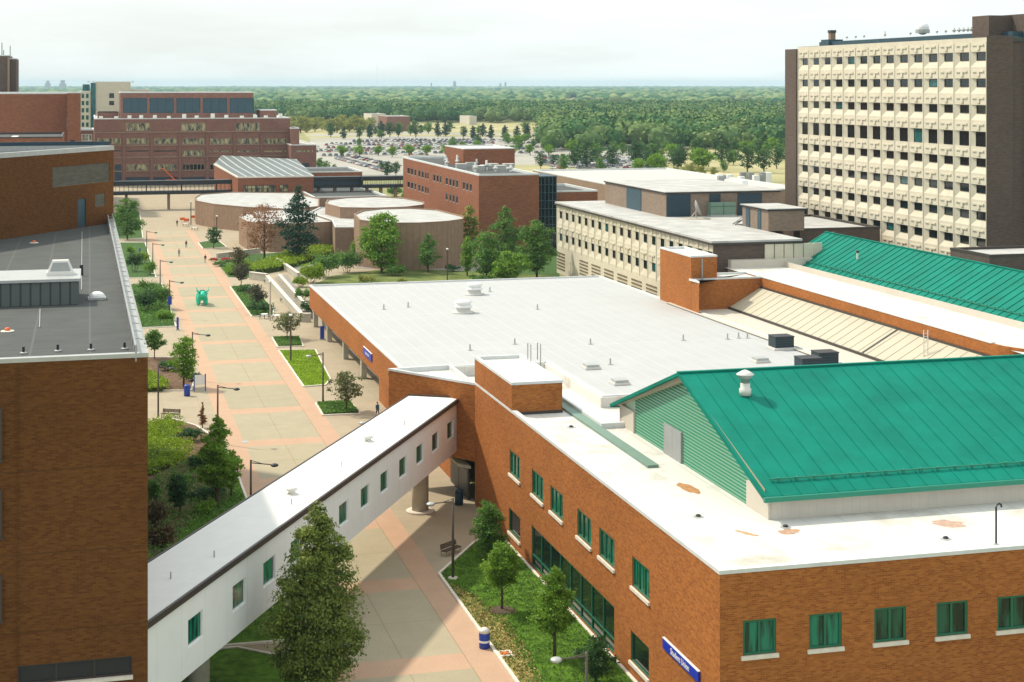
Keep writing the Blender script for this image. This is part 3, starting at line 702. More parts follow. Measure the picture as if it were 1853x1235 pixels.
# ================================================================== left brown building with the grey roof
H1 = 23.9
SE = P(267, 643, H1); NE = P(205, 397, H1)
root = empty('brown_brick_building', (-30, 120, 0), 'tall dark brown brick building in the left foreground with a grey roof', 'building')
W_ = -70.0
poly = [(W_, SE[1]-.2), SE, NE, (W_, NE[1]-40)]
ys_ = SE[1]
sx = lambda u: xy(u, ys_)-W_
z1_, z0_ = hv(1187, xy(240, ys_), ys_), hv(1221, xy(240, ys_), ys_)
hl = [(sx(31), sx(239), z0_, z1_)]
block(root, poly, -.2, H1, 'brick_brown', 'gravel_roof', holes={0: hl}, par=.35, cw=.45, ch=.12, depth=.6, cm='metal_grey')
window(root, (W_, SE[1]-.2), SE, *hl[0], cols=3, fm='coping_dark', gm='black', ft=.07, name='strip_window')
sb = MB(); sb.box(xy(30, ys_), xy(240, ys_), ys_-.25, ys_+.3, z0_-.16, z0_-.003); sb.build('sill', M['kerb'], root)
jl = MB()
for v in (847, 996, 1136):
    z = hv(v, xy(150, ys_), ys_); jl.box(W_, SE[0]+.012, ys_-.32, ys_-.0, z-.03, z+.03)
jl = MB()
for v in (847, 996, 1136):
    z = hv(v, xy(150, ys_), ys_); q0 = Vector((W_, SE[1]-.2)); q1 = Vector(SE); jl.obox(q0, q1, .012, z-.022, z+.022, side=1)
x = xy(31, ys_); jl.box(x-.012, x+.012, ys_-.16, ys_-.1, 0, H1-.2)
jl.build('expansion_joint', M['brown_joint'], root)
for v0_, v1_ in ((738, 830), (885, 970), (1040, 1120)):
    a = hv(v0_, xy(0, ys_), ys_); b = hv(v1_, xy(0, ys_), ys_)
    o = MB().box(xy(-30, ys_), xy(3.5, ys_), ys_-.24, ys_-.1, b, a).box(xy(-30, ys_), xy(4.2, ys_), ys_-.3, ys_-.1, b-.15, b-.003).build('window', M['coping_dark'], root)
# roof rail along the east edge
rl = MB(); a = Vector((*NE, H1)); b = Vector((*SE, H1)); off = Vector((-.6, 0, 0))
rl.tube([a+off+Vector((0,0,.5)), b+off+Vector((0,0,.5))], .07, 6); rl.tube([a+Vector((-.15,0,.6)), b+Vector((-.15,0,.6))], .05, 6)
n = 30
for i in range(n+1):
    p = a.lerp(b, i/n); rl.tube([p+off+Vector((0,0,-.3)), p+off+Vector((0,0,.5))], .05, 5)
    if i < n: q = a.lerp(b, (i+.5)/n); rl.tube([p+off+Vector((0,0,.5)), q+Vector((-.15,0,.6))], .035, 5)
rl.build('edge_rail', M['grey_panel'], root)
ZR1 = H1-.33
for u, v in ((42, 640), (104, 636), (164, 634), (225, 632)):
    on_roof('roof_stanchion', u, v, ZR1, lambda r, x, y, z: (MB().lathe((x, y, z), [(.2,0),(.2,.05),(.08,.08)], 8).build('foot', M['metal_grey'], r), MB().tube([(x, y, z), (x, y, z+.36)], .07, 8).build('post', M['black'], r)), 'short black stanchion near the front edge of the grey roof', 'post', 'black stanchions along the front edge of the grey roof')
on_roof('roof_stanchion', 147, 499, ZR1, lambda r, x, y, z: MB().tube([(x, y, z), (x, y, z+.8)], .13, 8).build('post', M['black'], r), 'black pipe beside the ribbed box on the grey roof', 'post')
def odrain(r, x, y, z):
    MB().lathe((x, y, z), [(.4,0),(.38,.04),(.1,.06)], 14).build('flange', M['kerb'], r); MB().lathe((x, y, z+.05), [(.17,0),(.16,.12),(.06,.18)], 12).build('strainer', M['orange'], r, True)
on_roof('roof_drain', 13, 600, ZR1, odrain, 'orange roof drain in the grey roof at the far left, nearer one', 'drain')
on_roof('roof_drain', 61, 440, ZR1, odrain, 'orange roof drain in the grey roof, farther one near the ribbed wall box', 'drain')
# ribbed plant box with cowl vent
xa_, ya_ = P(142, 551, ZR1); z_ = hv(509, xa_, ya_)
r = empty('plant_box', (xa_-12, ya_+3, ZR1), 'long dark ribbed metal plant box with a pale top standing on the grey roof', 'plant box')
MB().box(-60, xa_, ya_, ya_+5.6, ZR1, z_).build('ribbed_wall', line_mat('ribbed_dark', (.10,.115,.11), (.045,.05,.05), .62, .12, 0, .5, .05, 1, bumpy=.6), r)
MB().box(-60.1, xa_+.12, ya_-.12, ya_+5.72, z_, z_+.18).build('lid', M['metal_grey'], r)
xc, yc = P(109, 498, z_+.15)
r = empty('roof_vent_hood', (xc, yc, z_+.18), 'bright metal hooded vent with sloping sides on top of the ribbed plant box', 'vent')
MB().box(xc-.88, xc+.88, yc-.65, yc+.65, z_+.18, z_+.4).build('curb', M['metal_light'], r)
h_ = MB(); a = [(xc-.82, yc-.6), (xc+.82, yc-.6), (xc+.82, yc+.6), (xc-.82, yc+.6)]; b = [(xc-.52, yc-.32), (xc+.52, yc-.32), (xc+.52, yc+.32), (xc-.52, yc+.32)]
for i in range(4): j = (i+1) % 4; h_.face([(*a[i], z_+.4), (*a[j], z_+.4), (*b[j], z_+1.15), (*b[i], z_+1.15)])
h_.face([(*p, z_+1.15) for p in b]); h_.build('hood', M['metal_light'], r)
g_ = MB(); g_.face([(xc-.66, yc-.60, z_+.48), (xc+.66, yc-.60, z_+.48), (xc+.46, yc-.40, z_+1.02), (xc-.46, yc-.40, z_+1.02)]); g_.build('grille', M['grey_panel'], r)
xc, yc = P(175, 542, ZR1)
r = empty('skylight_dome', (xc, yc, ZR1), 'white domed skylight on a low curb on the grey roof', 'skylight')
MB().box(xc-.58, xc+.58, yc-.5, yc+.5, ZR1, ZR1+.16).build('curb', M['metal_grey'], r)
d_ = MB()
for i in range(5):
    for j in range(12):
        def q(i, j): a = math.pi/2*i/5; b = 2*math.pi*j/12; return (xc+.54*math.sin(a)*math.cos(b), yc+.46*math.sin(a)*math.sin(b), ZR1+.16+.38*math.cos(a))
        d_.face([q(i, j), q(i+1, j), q(i+1, j+1), q(i, j+1)])
d_.build('dome', M['white'], r, True)
# roof seams (raised)
sm = MB()
for (u, v, u2, v2) in ((148,420,147,525),(72,560,71,593)):
    p, q = P(u, v, ZR1), P(u2, v2, ZR1); sm.obox(p, q, .06, ZR1+.003, ZR1+.03)
sm.build('seam_strip', M['grey_panel'], root)

# ---- upper brick block behind
C2 = NE; H2 = hv(270, *C2)
dW = Vector((-6.5, -10.1)).normalized()
root = empty('upper_brick_block', (-20, 165, 0), 'brown brick block with a long louvre and a steel door rising behind the grey roof', 'building')
F2 = (C2[0]+dW.x*70, C2[1]+dW.y*70)
def w2(u):   # distance along the slanted wall from C2
    t = (u-U0)/F; l0 = C2[0]*CT-C2[1]*ST; d0 = dep(*C2); lv = dW.x*CT-dW.y*ST; dv = dW.x*ST+dW.y*CT
    return (t*d0-l0)/(lv-t*dv)
def h2(u, v): s = w2(u); return hv(v, C2[0]+dW.x*s, C2[1]+dW.y*s)
L2 = 70
hs = [(L2-w2(94), L2-w2(197.5), h2(146, 318.5+0), h2(146, 311)+0), ]
zl0, zl1 = h2(197, 328.5), h2(197, 294.5)
louv = (L2-w2(94.5), L2-w2(197.5), zl0, zl1)
doorh = (L2-w2(140.5), L2-w2(155), ZR1+.02, h2(148, 360)); smallw = (L2-w2(171.5), L2-w2(189.5), h2(180, 374), h2(180, 351))
poly = [F2, C2, (C2[0]-2, C2[1]+1.5), (F2[0]-60, C2[1]+1.5)]
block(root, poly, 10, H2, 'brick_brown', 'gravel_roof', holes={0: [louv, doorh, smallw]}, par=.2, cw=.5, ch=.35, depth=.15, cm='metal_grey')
ang = math.atan2(-dW.y, -dW.x)
def on_w2(name, hole, m, rows):
    mb = MB(); w, h = hole[1]-hole[0], hole[3]-hole[2]
    mb.box(0, w, .1, .16, 0, h, 0)
    n = int(h/.16)
    for i in range(n if rows else 0):
        z = i*h/n; mb.face([(0, .0, z), (w, .0, z), (w, .1, z+.13), (0, .1, z+.13)])
    s = hole[0]; q = (F2[0]-dW.x*s, F2[1]-dW.y*s, hole[2])
    link(name, mb.mesh(name, M[m]), root, Vector(q)-root.location, ang)
M['louvre_tan'] = mat('bronze_louvre', (.125,.115,.085), .6, .3, noise=.25, nscale=.8, stretch=(1, 1, 3))
on_w2('louvre', louv, 'louvre_tan', True); on_w2('door', doorh, 'louvre_blue', False); on_w2('vent_grille', smallw, 'louvre_tan', True)
rr = MB(); yb_ = C2[1]+1.2
rr.box(-60, C2[0]-.4, yb_, yb_+.25, H2+.3, H2+.75)
rr.build('roof_rail', M['navy'], root)
# ribbed box against that wall
xb, yb2 = P(79, 421, ZR1)
r = empty('plant_box', (xb-5, yb2, ZR1), 'dark ribbed metal box with an open top against the louvred brick wall', 'plant box')
zt3 = hv(386, xb, yb2)
MB().box(-60, xb, yb2, yb2+3, ZR1, zt3-.6).build('ribbed_wall', M['ribbed'], r)
MB().box(-60, xb+.15, yb2-.15, yb2+.12, zt3-.62, zt3-.3).box(-60, xb+.15, yb2-.1, yb2+3.2, zt3-.1, zt3+.02).box(xb-.25, xb+.02, yb2, yb2+.25, zt3-.3, zt3-.1).build('rim', M['metal_grey'], r)

# ---- grey roof strip and red block farther back
def fbox(name, u0, u1, vt, d, depth, z0, lab, wm='brick_red2', rm='white_roof', holes=None, cat='building', cm='coping', par=.3, mk=True, root=None, u2=None):
    X0, Y = D((u0+u1)/2, d); x0, x1_ = xy(u0, Y), xy(u1, Y); h = hv(vt, (x0+x1_)/2, Y)
    if root is None: root = empty(name, ((x0+x1_)/2, Y, 0), lab, cat)
    hh = []
    for q in (holes or []):
        a, b = xy(q[0], Y)-x0, xy(q[1], Y)-x0; hh.append([a, b, hv(q[3], x0+a, Y), hv(q[2], x0+a, Y)]+list(q[4:]))
    block(root, [(x0, Y), (x1_, Y), (x1_, Y+depth), (x0, Y+depth)], z0, h, wm, rm, cm, holes={0: hh}, par=par, cw=.5, ch=.25, depth=.5)
    for q in hh:
        kw = q[4] if len(q) > 4 else {}
        window(root, (x0, Y), (x1_, Y), *q[:4], **{**dict(sub=False, fm='coping_dark', gm='glass_dark', ft=.18), **kw})
    return root, x0, x1_, Y, h
root, a, b, Y, h = fbox('brick_block', -60, 122, 170, 472, 60, 0, 'wide plain red brick block behind the grey roof on the far left', wm='brick_red', holes=None)
fbox('', 121, 145, 168.5, 469, 20, 0, None, wm='brick_red', holes=[(126, 135, 254, 265, {})], root=root)
_x, _y = xy(119.5, Y-4.2), Y-4.2
MB().box(xy(120, Y-4), xy(136.5, Y-4), Y-3.55, Y-3.3, hv(230.5, xy(128, Y), Y), hv(211, xy(128, Y), Y)).build('window', M['green_pale'], root)
r, a, b, Y, h = fbox('low_roof_annex', -60, 112, 250, 405, 40, 0, 'low annex with a dark framed grey roof in front of the plain red block', rm='gravel_roof', wm='brick_red', cm='coping_dark')
MB().box(xy(22, Y)-.8, xy(22, Y)+.8, Y+1, Y+20, h-.28, h-.05).build('walk_strip', M['white_roof'], r)
r, a, b, Y, h = fbox('distant_brick_tower', -40, 16, 101, 540, 25, 0, 'purple brown brick tower rising above the horizon at the left edge', wm='brick_dark', rm='gravel_roof')
fbox('', 17.5, 29, 107, 545, 20, 0, None, wm='brick_dark', rm='gravel_roof', root=r); MB().box(xy(13, Y-.4), xy(17, Y-.4), Y-.8, Y-.3, 20, h-.5).build('pale_strip', M['brick_tan'], r)
mk = MB()
for u, z in ((3, 4.5), (6, 2), (18, 3.5)): x = xy(u, Y+5); mk.tube([(x, Y+5, h-1), (x, Y+5, h+z)], .2, 6)
mk.build('antenna', M['metal_grey'], r)

# ---- cream and teal block
r, a, b, Y, h = fbox('cream_block', 172, 236, 149, 690, 30, 0, 'cream block with teal glass strips rising behind the red brick complex', wm='precast', holes=[(197, 206, 169, 178, {}), (197, 206, 183, 191, {})])
fbox('', 145, 164, 166, 687, 30, 0, None, wm='precast', root=r, holes=[(147+k*8, 152+k*8, 170+j*13, 178+j*13, {'gm': 'glass_teal', 'fm': 'green_paint'}) for k in (0, 1) for j in range(6)])
MB().box(xy(163.5, Y-1), xy(172.5, Y-1), Y-.5, Y+10, 0, h-.3).build('glass_strip', M['glass_teal'], r)
MB().box(xy(149, Y+6), xy(162, Y+6), Y+6, Y+12, 30, hv(153, a, Y)).build('upper_glass_room', M['glass_teal'], r)
mk = MB()
for u in range(158, 245, 9): mk.box(xy(u, Y), xy(u+3.4, Y), Y+8, Y+10, h-.2, h+.5)
mk.build('roof_plant', M['metal_light'], r)
fbox('', 236, 270, 163, 700, 30, 0, None, wm='precast', root=r)
fbox('small_brick_annex', 140, 169, 236, 520, 20, 0, 'small brown brick annex with a pale framed window left of the red complex', holes=[(147, 166, 243, 256, dict(fm='white', gm='glass_blind', cols=3))])

# ---- large red brick complex
BW = dict(fm='brick_tan', gm='glass_blind', ft=.25)
hl = []
piers = [171, 224, 274, 325, 375, 424, 473, 525]
for i in range(7):
    u0, u1 = piers[i]+4, piers[i+1]-5
    if i == 6: u0, u1 = 477, 519
    hl.append((u0, u1, 250, 262, {**BW, 'cols': 6}))
    if i < 3: hl.append((u0, u1, 272.5, 275.5, dict(fm='brick_tan', gm='glass_dark', ft=.1)))
    elif i == 3: hl.append((u0, u1, 272, 284, {**BW, 'cols': 6}))
    else: hl.append((u0, u1, 272.5, 276, dict(fm='brick_tan', gm='glass_blind', ft=.1, cols=8)))
    if i > 0: hl.append((u0, u1, 297, 309.5, {**BW, 'cols': 6, 'gm': 'glass_blind' if i < 3 else 'glass_dark'}))
    hl.append((u0-2, u1+1, 321, 334, dict(fm='coping_dark', gm='navy', cols=4)))
for u0, u1 in ((227, 271), (327, 372), (426, 470)): hl.append((u0, u1, 222.5, 238, {**BW, 'cols': 5}))
hl.append((207, 219, 298, 331, dict(fm='coping_dark', gm='navy')))
hl = [h_ for h_ in hl if not (h_[0] < 222 and h_[2] > 319)]
r, a, b, Y, h = fbox('brick_complex', 170, 525, 215, 600, 70, 0, 'large red brick academic complex with bands of windows closing the far end of the promenade', holes=hl)
pm = MB()
for u in piers[1:-1]: x = xy(u, Y); pm.box(x-.5, x+.5, Y-.5, Y-.02, 0, h-6)
pm.build('pier', M['brick_red2'], r)
bm_ = MB()
for v in (240.5, 264.5, 286, 311): z = hv(v, a, Y); bm_.box(a, b, Y-.28, Y-.02, z-.2, z+.25)
bm_.build('band_course', M['brick_tan'], r)
ph = [(218+4+i*48.3, 218+4+i*48.3+43.5, 178, 205, dict(fm='navy', gm='louvre_blue', ft=.3, cols=3, name='louvre_panel')) for i in range(5)]
fbox('', 217, 458, 168, 618, 30, 20, None, root=r, holes=ph, names=None) if False else fbox('', 217, 458, 168, 618, 30, 20, None, root=r, holes=ph)
fbox('', 470, 500, 200, 626, 14, 20, None, root=r); fbox('', 176, 214, 204, 622, 16, 20, None, root=r, cm='coping_dark')
fbox('', 526, 572, 263, 596, 50, 0, None, root=r, holes=[(531, 566, 272.5, 276, dict(fm='brick_tan', gm='glass_blind', ft=.1, cols=8)), (527, 559, 296, 303, dict(gm='navy'))])
fbox('', 526, 541, 233, 604, 20, 0, None, root=r, rm='white_roof', wm='brick_red2')
mk = MB()
for i in range(14):
    u = 176+i*25+random.random()*8; x = xy(u, Y+6); mk.box(x, x+1.4, Y+5, Y+6.5, h-.3, h+.8+random.random())
mk.build('roof_plant', M['metal_light'], r)

# ---- podium building with ribbed skylight roof
d0 = 470; X0, Y = D(455, d0); x0, x1_ = xy(430, Y), xy(567, Y); h = hv(321, x0, Y); xl, yl = D(386, 575)
r = empty('podium_building', (x0+10, Y+20, 0), 'brick building with a ribbed grey skylight roof just behind the round lecture rooms', 'building')
q0 = (x0, Y); ql = D(387, 545); hq = [(xy(a_, Y)-x0, xy(b_, Y)-x0, hv(349, x0, Y), hv(336, x0, Y)) for a_, b_ in ((440, 498), (505, 521))]
mb = MB(); wall(mb, q0, (x1_, Y), 0, h, hq, .4); wall(mb, ql, q0, 0, h); wall(mb, (x1_, Y), (x1_, Y+40), 0, h); mb.build('wall', M['brick_red'], r)
for q in hq: window(r, q0, (x1_, Y), *q, cols=8 if q[1]-q[0] > 5 else 2, rows=2, fm='coping_dark', gm='glass_blind', ft=.15, sub=False)
t_ = MB(); zt_ = h+.3; tr_ = D(475, 560); t_.face([(x0-.2, Y-.2, h+.02), (x1_+.2, Y-.2, h+.02), (*D(536, 560), h+1.0), (*D(400, 590), h+1.0), (*ql, h+.02)]); t_.build('roof', M['skylight_roof'], r)
e_ = MB(); e_.obox((x0, Y-.1), (x1_, Y-.1), .4, h-.3, h+.15); e_.obox(ql, (x0, Y-.3), .4, h-.3, h+.16); e_.build('coping', M['kerb'], r)
# grey roofed hall to its right
r, a, b, Y2, h3 = fbox('grey_roof_hall', 567, 700, 357, 452, 45, 0, 'low hall with a flat dark grey roof behind the round lecture rooms', wm='brick_tan', rm='gravel_roof')
r, a, b, Y2, h3 = fbox('brick_link', 530, 655, 312, 560, 30, 0, 'long low brick link with a pale roof behind the covered walkway', wm='brick_red', rm='gravel_roof')

# ---- covered walkways
def walkway(u0, u1, vt, vb, d, lab, lit):
    X0, Y = D((u0+u1)/2, d); a, b = xy(u0, Y), xy(u1, Y); zt, zb_ = hv(vt, a, Y), hv(vb, a, Y)
    r = empty('covered_walkway', ((a+b)/2, Y, 0), lab, 'footbridge')
    MB().box(a, b, Y-.2, Y+3.6, zt-1.25, zt).build('roof_beam', M['black'], r); MB().box(a, b, Y-.2, Y+3.6, zb_, zb_+1.0).build('deck_beam', M['black'], r)
    g = MB(); n = max(4, int((b-a)/1.3))
    for i in range(n+1):
        x = a+(b-a)*i/n; w = .22 if i % 8 == 0 else .07; g.box(x-w/2, x+w/2, Y-.1, Y+.02, zb_+1, zt-1.25); g.box(x-w/2, x+w/2, Y+3.4, Y+3.5, zb_+1, zt-1.25)
    g.build('mullions', M['black'], r)
    if not lit: MB().box(a, b, Y+.1, Y+.2, zb_+1, zt-1.25).build('glass_wall', M['navy'], r)
    for k in (.12, .45, .8): x = a+(b-a)*k; MB().box(x-.4, x+.4, Y+.8, Y+2.4, 0, zb_).build('pier', M['brick_tan'], r)
walkway(200, 431, 329, 354, 482, 'dark glazed covered walkway spanning the far end of the promenade', True)
walkway(567, 655, 321, 341, 478, 'dark glazed walkway between the podium building and the middle of the block', False)
walkway(656, 732, 320, 341, 478, 'dark open walkway reaching the red laboratory block', True)

# ================================================================== round lecture rooms
def drum(name, pts, h, z0, lab, mdrum='brick_tan', uneven=.0):
    pl = ccw([P(u, v, h) for u, v in pts]); c = (sum(p[0] for p in pl)/len(pl), sum(p[1] for p in pl)/len(pl))
    r = empty(name, (*c, z0), lab, 'building')
    block(r, pl, z0, h, mdrum, 'lab_roof', par=.15, cw=.3, ch=.1, cm='brick_tan'); return r
M['brick_drum'] = line_mat('ribbed_tan_brick', (.30,.20,.14), (.265,.175,.12), 1.3, .2, 0, .9, .12, .8, bumpy=.15, spec=.1)
hA = 6.3
drum('lecture_room', [(354,364),(352,358),(362,352),(420,348),(530,349),(577,360),(577,374),(520,379),(440,375),(386,370)], hA, -.5, 'long rounded tan brick lecture room with white roof, farthest left of the cluster', 'brick_drum')
drum('lecture_room', [(432,394),(438,388),(470,381),(520,379.5),(570,381),(608,386),(629,394),(629,398),(600,402),(540,405),(487,406),(447,402)], hA, -.5, 'rounded tan brick lecture room behind the rust coloured tree', 'brick_drum')
drum('lecture_room', [(640,388),(655,382),(690,378),(740,377),(790,380),(838,392),(838,397),(810,401),(760,404),(700,404),(650,399)], 9.6, -.5, 'large rounded tan brick lecture room on the right with a white roof, behind the round bright tree', 'brick_drum')
drum('lecture_room', [(588,369),(592,362),(625,358),(680,356),(730,359),(767,366),(767,371),(735,375),(680,377),(615,376)], 9.0, -.5, 'low rounded lecture room at the back of the cluster with an oval white roof', 'brick_drum')
fl = ccw([P(u, v, 6.6) for u, v in ((578,376),(640,379),(690,383),(660,400),(640,412),(606,412),(600,398),(560,385))])
r = empty('lecture_lobby', (*fl[0], 0), 'white roofed lobby with a tall dark glazed opening between the lecture rooms', 'building')
block(r, fl, -.5, 6.6, 'brick_tan', 'lab_roof', par=.15, cw=.3)
x0, y0_ = P(609, 449, 0); x1_, y1_ = P(630, 449, 0); zz = hv(412, x0, y0_)
MB().obox((x0, y0_), (x1_, y1_), .6, 0, zz).build('glazing', M['glass_dark'], r)
MB().obox((x0-1.2, y0_-.1), (x0, y0_-.1), .9, 0, zz).build('pier', M['kerb'], r); MB().obox((x1_, y1_-.1), (x1_+.8, y1_-.1), .9, 0, zz).build('pier', M['kerb'], r)
MB().prism([D(600, dep(x0, y0_)-1), D(655, dep(x0, y0_)-1), D(655, dep(x0, y0_)+8), D(600, dep(x0, y0_)+8)], zz+.01, zz+.5, 0, 0, True).build('canopy', M['white_roof'], r)

# ================================================================== red laboratory block
dc = 362; cx, cy = D(866, dc); hL = hv(318, cx, cy); yN = yx(729, cx); xE = xy(975, cy)
root = empty('red_laboratory_block', (cx+10, cy+30, 0), 'orange red brick laboratory block with narrow windows and many white roof pipes', 'building')
Lw = yN-cy; hw = []
def lw_(u): return Lw-(yx(u, cx)-cy)
def lz(u, v): return hv(v, cx, yx(u, cx))
for row, (va, vb, cols_) in enumerate(((303, 316, ((736,741),(742.5,747),(749,752.5), (756,760),(762,766),(768,771),(772,775), (783,787),(789,793),(795,798), (805.5,809.5),(812,816),(818,822),(824,828), (836.5,840.5),(842.5,847),(849,853))),
                                (328, 341, ((736,741),(742.5,747),(749,752.5), (756,760),(762,766),(768,771),(772,775))), (0, 0, ((805.5,809.5),(812,816),(818,822),(824,828))))):
    for a_, b_ in cols_:
        ref = lz(738, va) if row < 2 else lz(806, 348.5)
        zt4 = ref; hw.append((lw_(a_), lw_(b_), zt4-1.9, zt4))
root_poly = [(cx, cy), (xE, cy), (xE, yN), (cx, yN)]
block(root, root_poly, -.5, hL, 'brick_red', 'gravel_roof', holes={3: hw}, par=.3, cw=.5, ch=.3, depth=.35)
for q in hw: window(root, (cx, yN), (cx, cy), *q[:4], fm='grey_panel', gm='glass_dark', ft=.15, sub=False)
# penthouse and pipes
px0, py0 = P(838, 300, hL); zz = hv(270, px0, py0); px1 = xy(931, py0)
block(root, [(px0, py0), (px1, py0), (px1, py0+22), (px0, py0+22)], hL-.3, zz, 'brick_red', 'white_roof', par=.2, cw=.4, names=('penthouse_wall', 'penthouse_roof', 'penthouse_coping'))
rr = random.Random(5); 
for i in range(46):
    if i < 30: u, v = 800+rr.random()*128, 296+rr.random()*16
    else: u, v = 838+rr.random()*92, 289+rr.random()*10
    x, y = P(u, v, hL-.2)
    if x < cx+1 or x > xE-1: continue
    hgt = 1.2+rr.random()*1.6+(1.2 if i >= 30 else 0)
    q = empty('exhaust_stack', (x, y, hL-.3), 'white exhaust stack among many on the red laboratory roof', 'pipe', 'exhaust stacks on the laboratory roof')
    MB().tube([(x, y, hL-.3), (x, y, hL-.3+hgt)], .28, 8).build('pipe', M['white'], q); MB().lathe((x, y, hL-.3+hgt*.35), [(.45,0),(.6,.15),(.6,.5),(.3,.6)], 8).build('fan_housing', M['metal_light' if i % 2 else 'metal_grey'], q)
for i in range(9):
    u, v = 806+i*14+rr.random()*5, 301+rr.random()*8; x, y = P(u, v, hL-.25)
    if x < cx+2: continue
    q = empty('rooftop_unit', (x, y, hL-.3), 'low grey box unit between the exhaust stacks on the laboratory roof', 'air unit', 'low box units on the laboratory roof')
    MB().box(x-1.3, x+1.3, y-1, y+1, hL-.3, hL+.8).build('housing', M['metal_grey'], q); MB().box(x-1.38, x+1.38, y-1.08, y+1.08, hL+.801, hL+.9).build('lid', M['metal_light'], q)
gx0 = xE+.02; gx1 = xy(1005, cy+2); gz = hv(322, gx0, cy)
MB().box(gx0, gx1, cy+1.5, cy+12, -.5, gz).build('glass_stair', M['glass_dark'], root)
gr = MB()
for i in range(6): x = gx0+(gx1-gx0)*i/5; gr.box(x-.09, x+.09, cy+1.38, cy+1.49, -.5, gz)
for i in range(9): gr.box(gx0, gx1, cy+1.4, cy+1.48, gz*i/9, gz*i/9+.14)
gr.box(gx0-.02, gx1+.1, cy+1.3, cy+12.1, gz+.01, gz+.25)
gr.build('stair_mullions', M['louvre_blue'], root)
fbox('low_brick_wing', 1006, 1081, 347, 374, 26, 0, 'low red brick wing with a grey roof to the right of the glass stair', wm='brick_red', rm='gravel_roof')

# ================================================================== precast beige facades
def precast(root, p0, p1, z0, z1, nb, rows, fh, tall=(), dp=.42, wa=.44):
    """p0->p1 seen left to right from outside; rows: sill heights of each floor cell"""
    p0 = Vector(p0); p1 = Vector(p1); L = (p1-p0).length; d = (p1-p0)/L; n = Vector((d.y, -d.x)); bw = L/nb; mb = MB()
    def w(s, z, o=0.0): q = p0+d*s-n*o; return (q.x, q.y, z)
    cuts = []
    for j, zc in enumerate(rows):
        tl = j in tall
        for i in range(nb):
            s = i*bw; a, b = s+.22, s+bw-.16; c, e = zc+.25, zc+fh*.64
            ia, ib = s+bw*wa, s+bw*.962; ic, ie = (zc+fh*(.06 if tl else .31)), zc+fh*.62
            if tl: ia = s+bw*(wa-.04)
            cuts.append((i, j, a, b, c, e, ia, ib, ic, ie))
            o4 = [w(a, c), w(b, c), w(b, e), w(a, e)]; i4 = [w(ia, ic, dp), w(ib, ic, dp), w(ib, ie, dp), w(ia, ie, dp)]
            for k in range(4): q = (k+1) % 4; mb.face([o4[k], o4[q], i4[q], i4[k]])
            # surround of the cell
            zz0, zz1 = zc, zc+fh
            mb.face([w(s, zz0), w(s+bw, zz0), w(b, c), w(a, c)]); mb.face([w(s+bw, zz0), w(s+bw, zz1), w(b, e), w(b, c)])
            mb.face([w(s+bw, zz1), w(s, zz1), w(a, e), w(b, e)]); mb.face([w(s, zz1), w(s, zz0), w(a, c), w(a, e)])
            # cast T relief above the window
            t0, t1 = zc+fh*.74, zc+fh*.93
            for x0, x1, y0, y1 in ((s+bw*.16, s+bw*.84, t1-.24, t1), (s+bw*.46, s+bw*.60, t0-.1, t1-.241)):
                q4 = [w(x0, y0), w(x1, y0), w(x1, y1), w(x0, y1)]; r4 = [w(x0, y0, -.16), w(x1, y0, -.16), w(x1, y1, -.16), w(x0, y1, -.16)]
                mb.face(r4)
                for k in range(4): g = (k+1) % 4; mb.face([q4[k], q4[g], r4[g], r4[k]])
            # thin fin between bays
        
    for i in range(nb+1):
        s = i*bw; x0, x1 = max(0, s-.1), min(L, s+.1)
        q4 = [w(x0, rows[0], -.08), w(x1, rows[0], -.08), w(x1, rows[-1]+fh, -.08), w(x0, rows[-1]+fh, -.08)]; mb.face(q4)
        b4 = [w(x0, rows[0]), w(x1, rows[0]), w(x1, rows[-1]+fh), w(x0, rows[-1]+fh)]
        for k in range(4): g = (k+1) % 4; mb.face([b4[k], b4[g], q4[g], q4[k]])
    if rows[0] > z0: wall(mb, p0, p1, z0, rows[0])
    if z1 > rows[-1]+fh+.01: wall(mb, p0, p1, rows[-1]+fh, z1)
    mb.build('precast_facade', M['precast'], root)
    st = MB(); cnt = 0; ang = math.atan2(d.y, d.x)
    order = sorted(cuts, key=lambda c: -c[0])
    for (i, j, a, b, c, e, ia, ib, ic, ie) in order:
        if cnt < 98:
            q = w(ia, ic, dp-.16); fme, gme, sme = win_mesh(ib-ia, ie-ic, 1, 1, 'coping_dark', 'glass_dark' if (i*7+j*3) % 13 else 'glass_teal', .08, False, False)
            link('window', fme, root, Vector(q)-root.location, ang); cnt += 1
        else: st.face([w(ia, ic, dp-.01), w(ib, ic, dp-.01), w(ib, ie, dp-.01), w(ia, ie, dp-.01)])
    if st.v: tag(st.build('window_glass', M['glass_dark'], root), kind='stuff')
XTW = D(1785, 240)[0]; yTs = yx(1785, XTW); yTn = yx(1443, XTW)
root = empty('beige_tower', (XTW+10, (yTs+yTn)/2, 0), 'ten storey beige precast tower with rows of square windows on the right', 'building')
zT = hv(68, XTW, yTs); 
fhT = 4.02
r8 = hv(446, XTW, yx(1770, XTW)); 
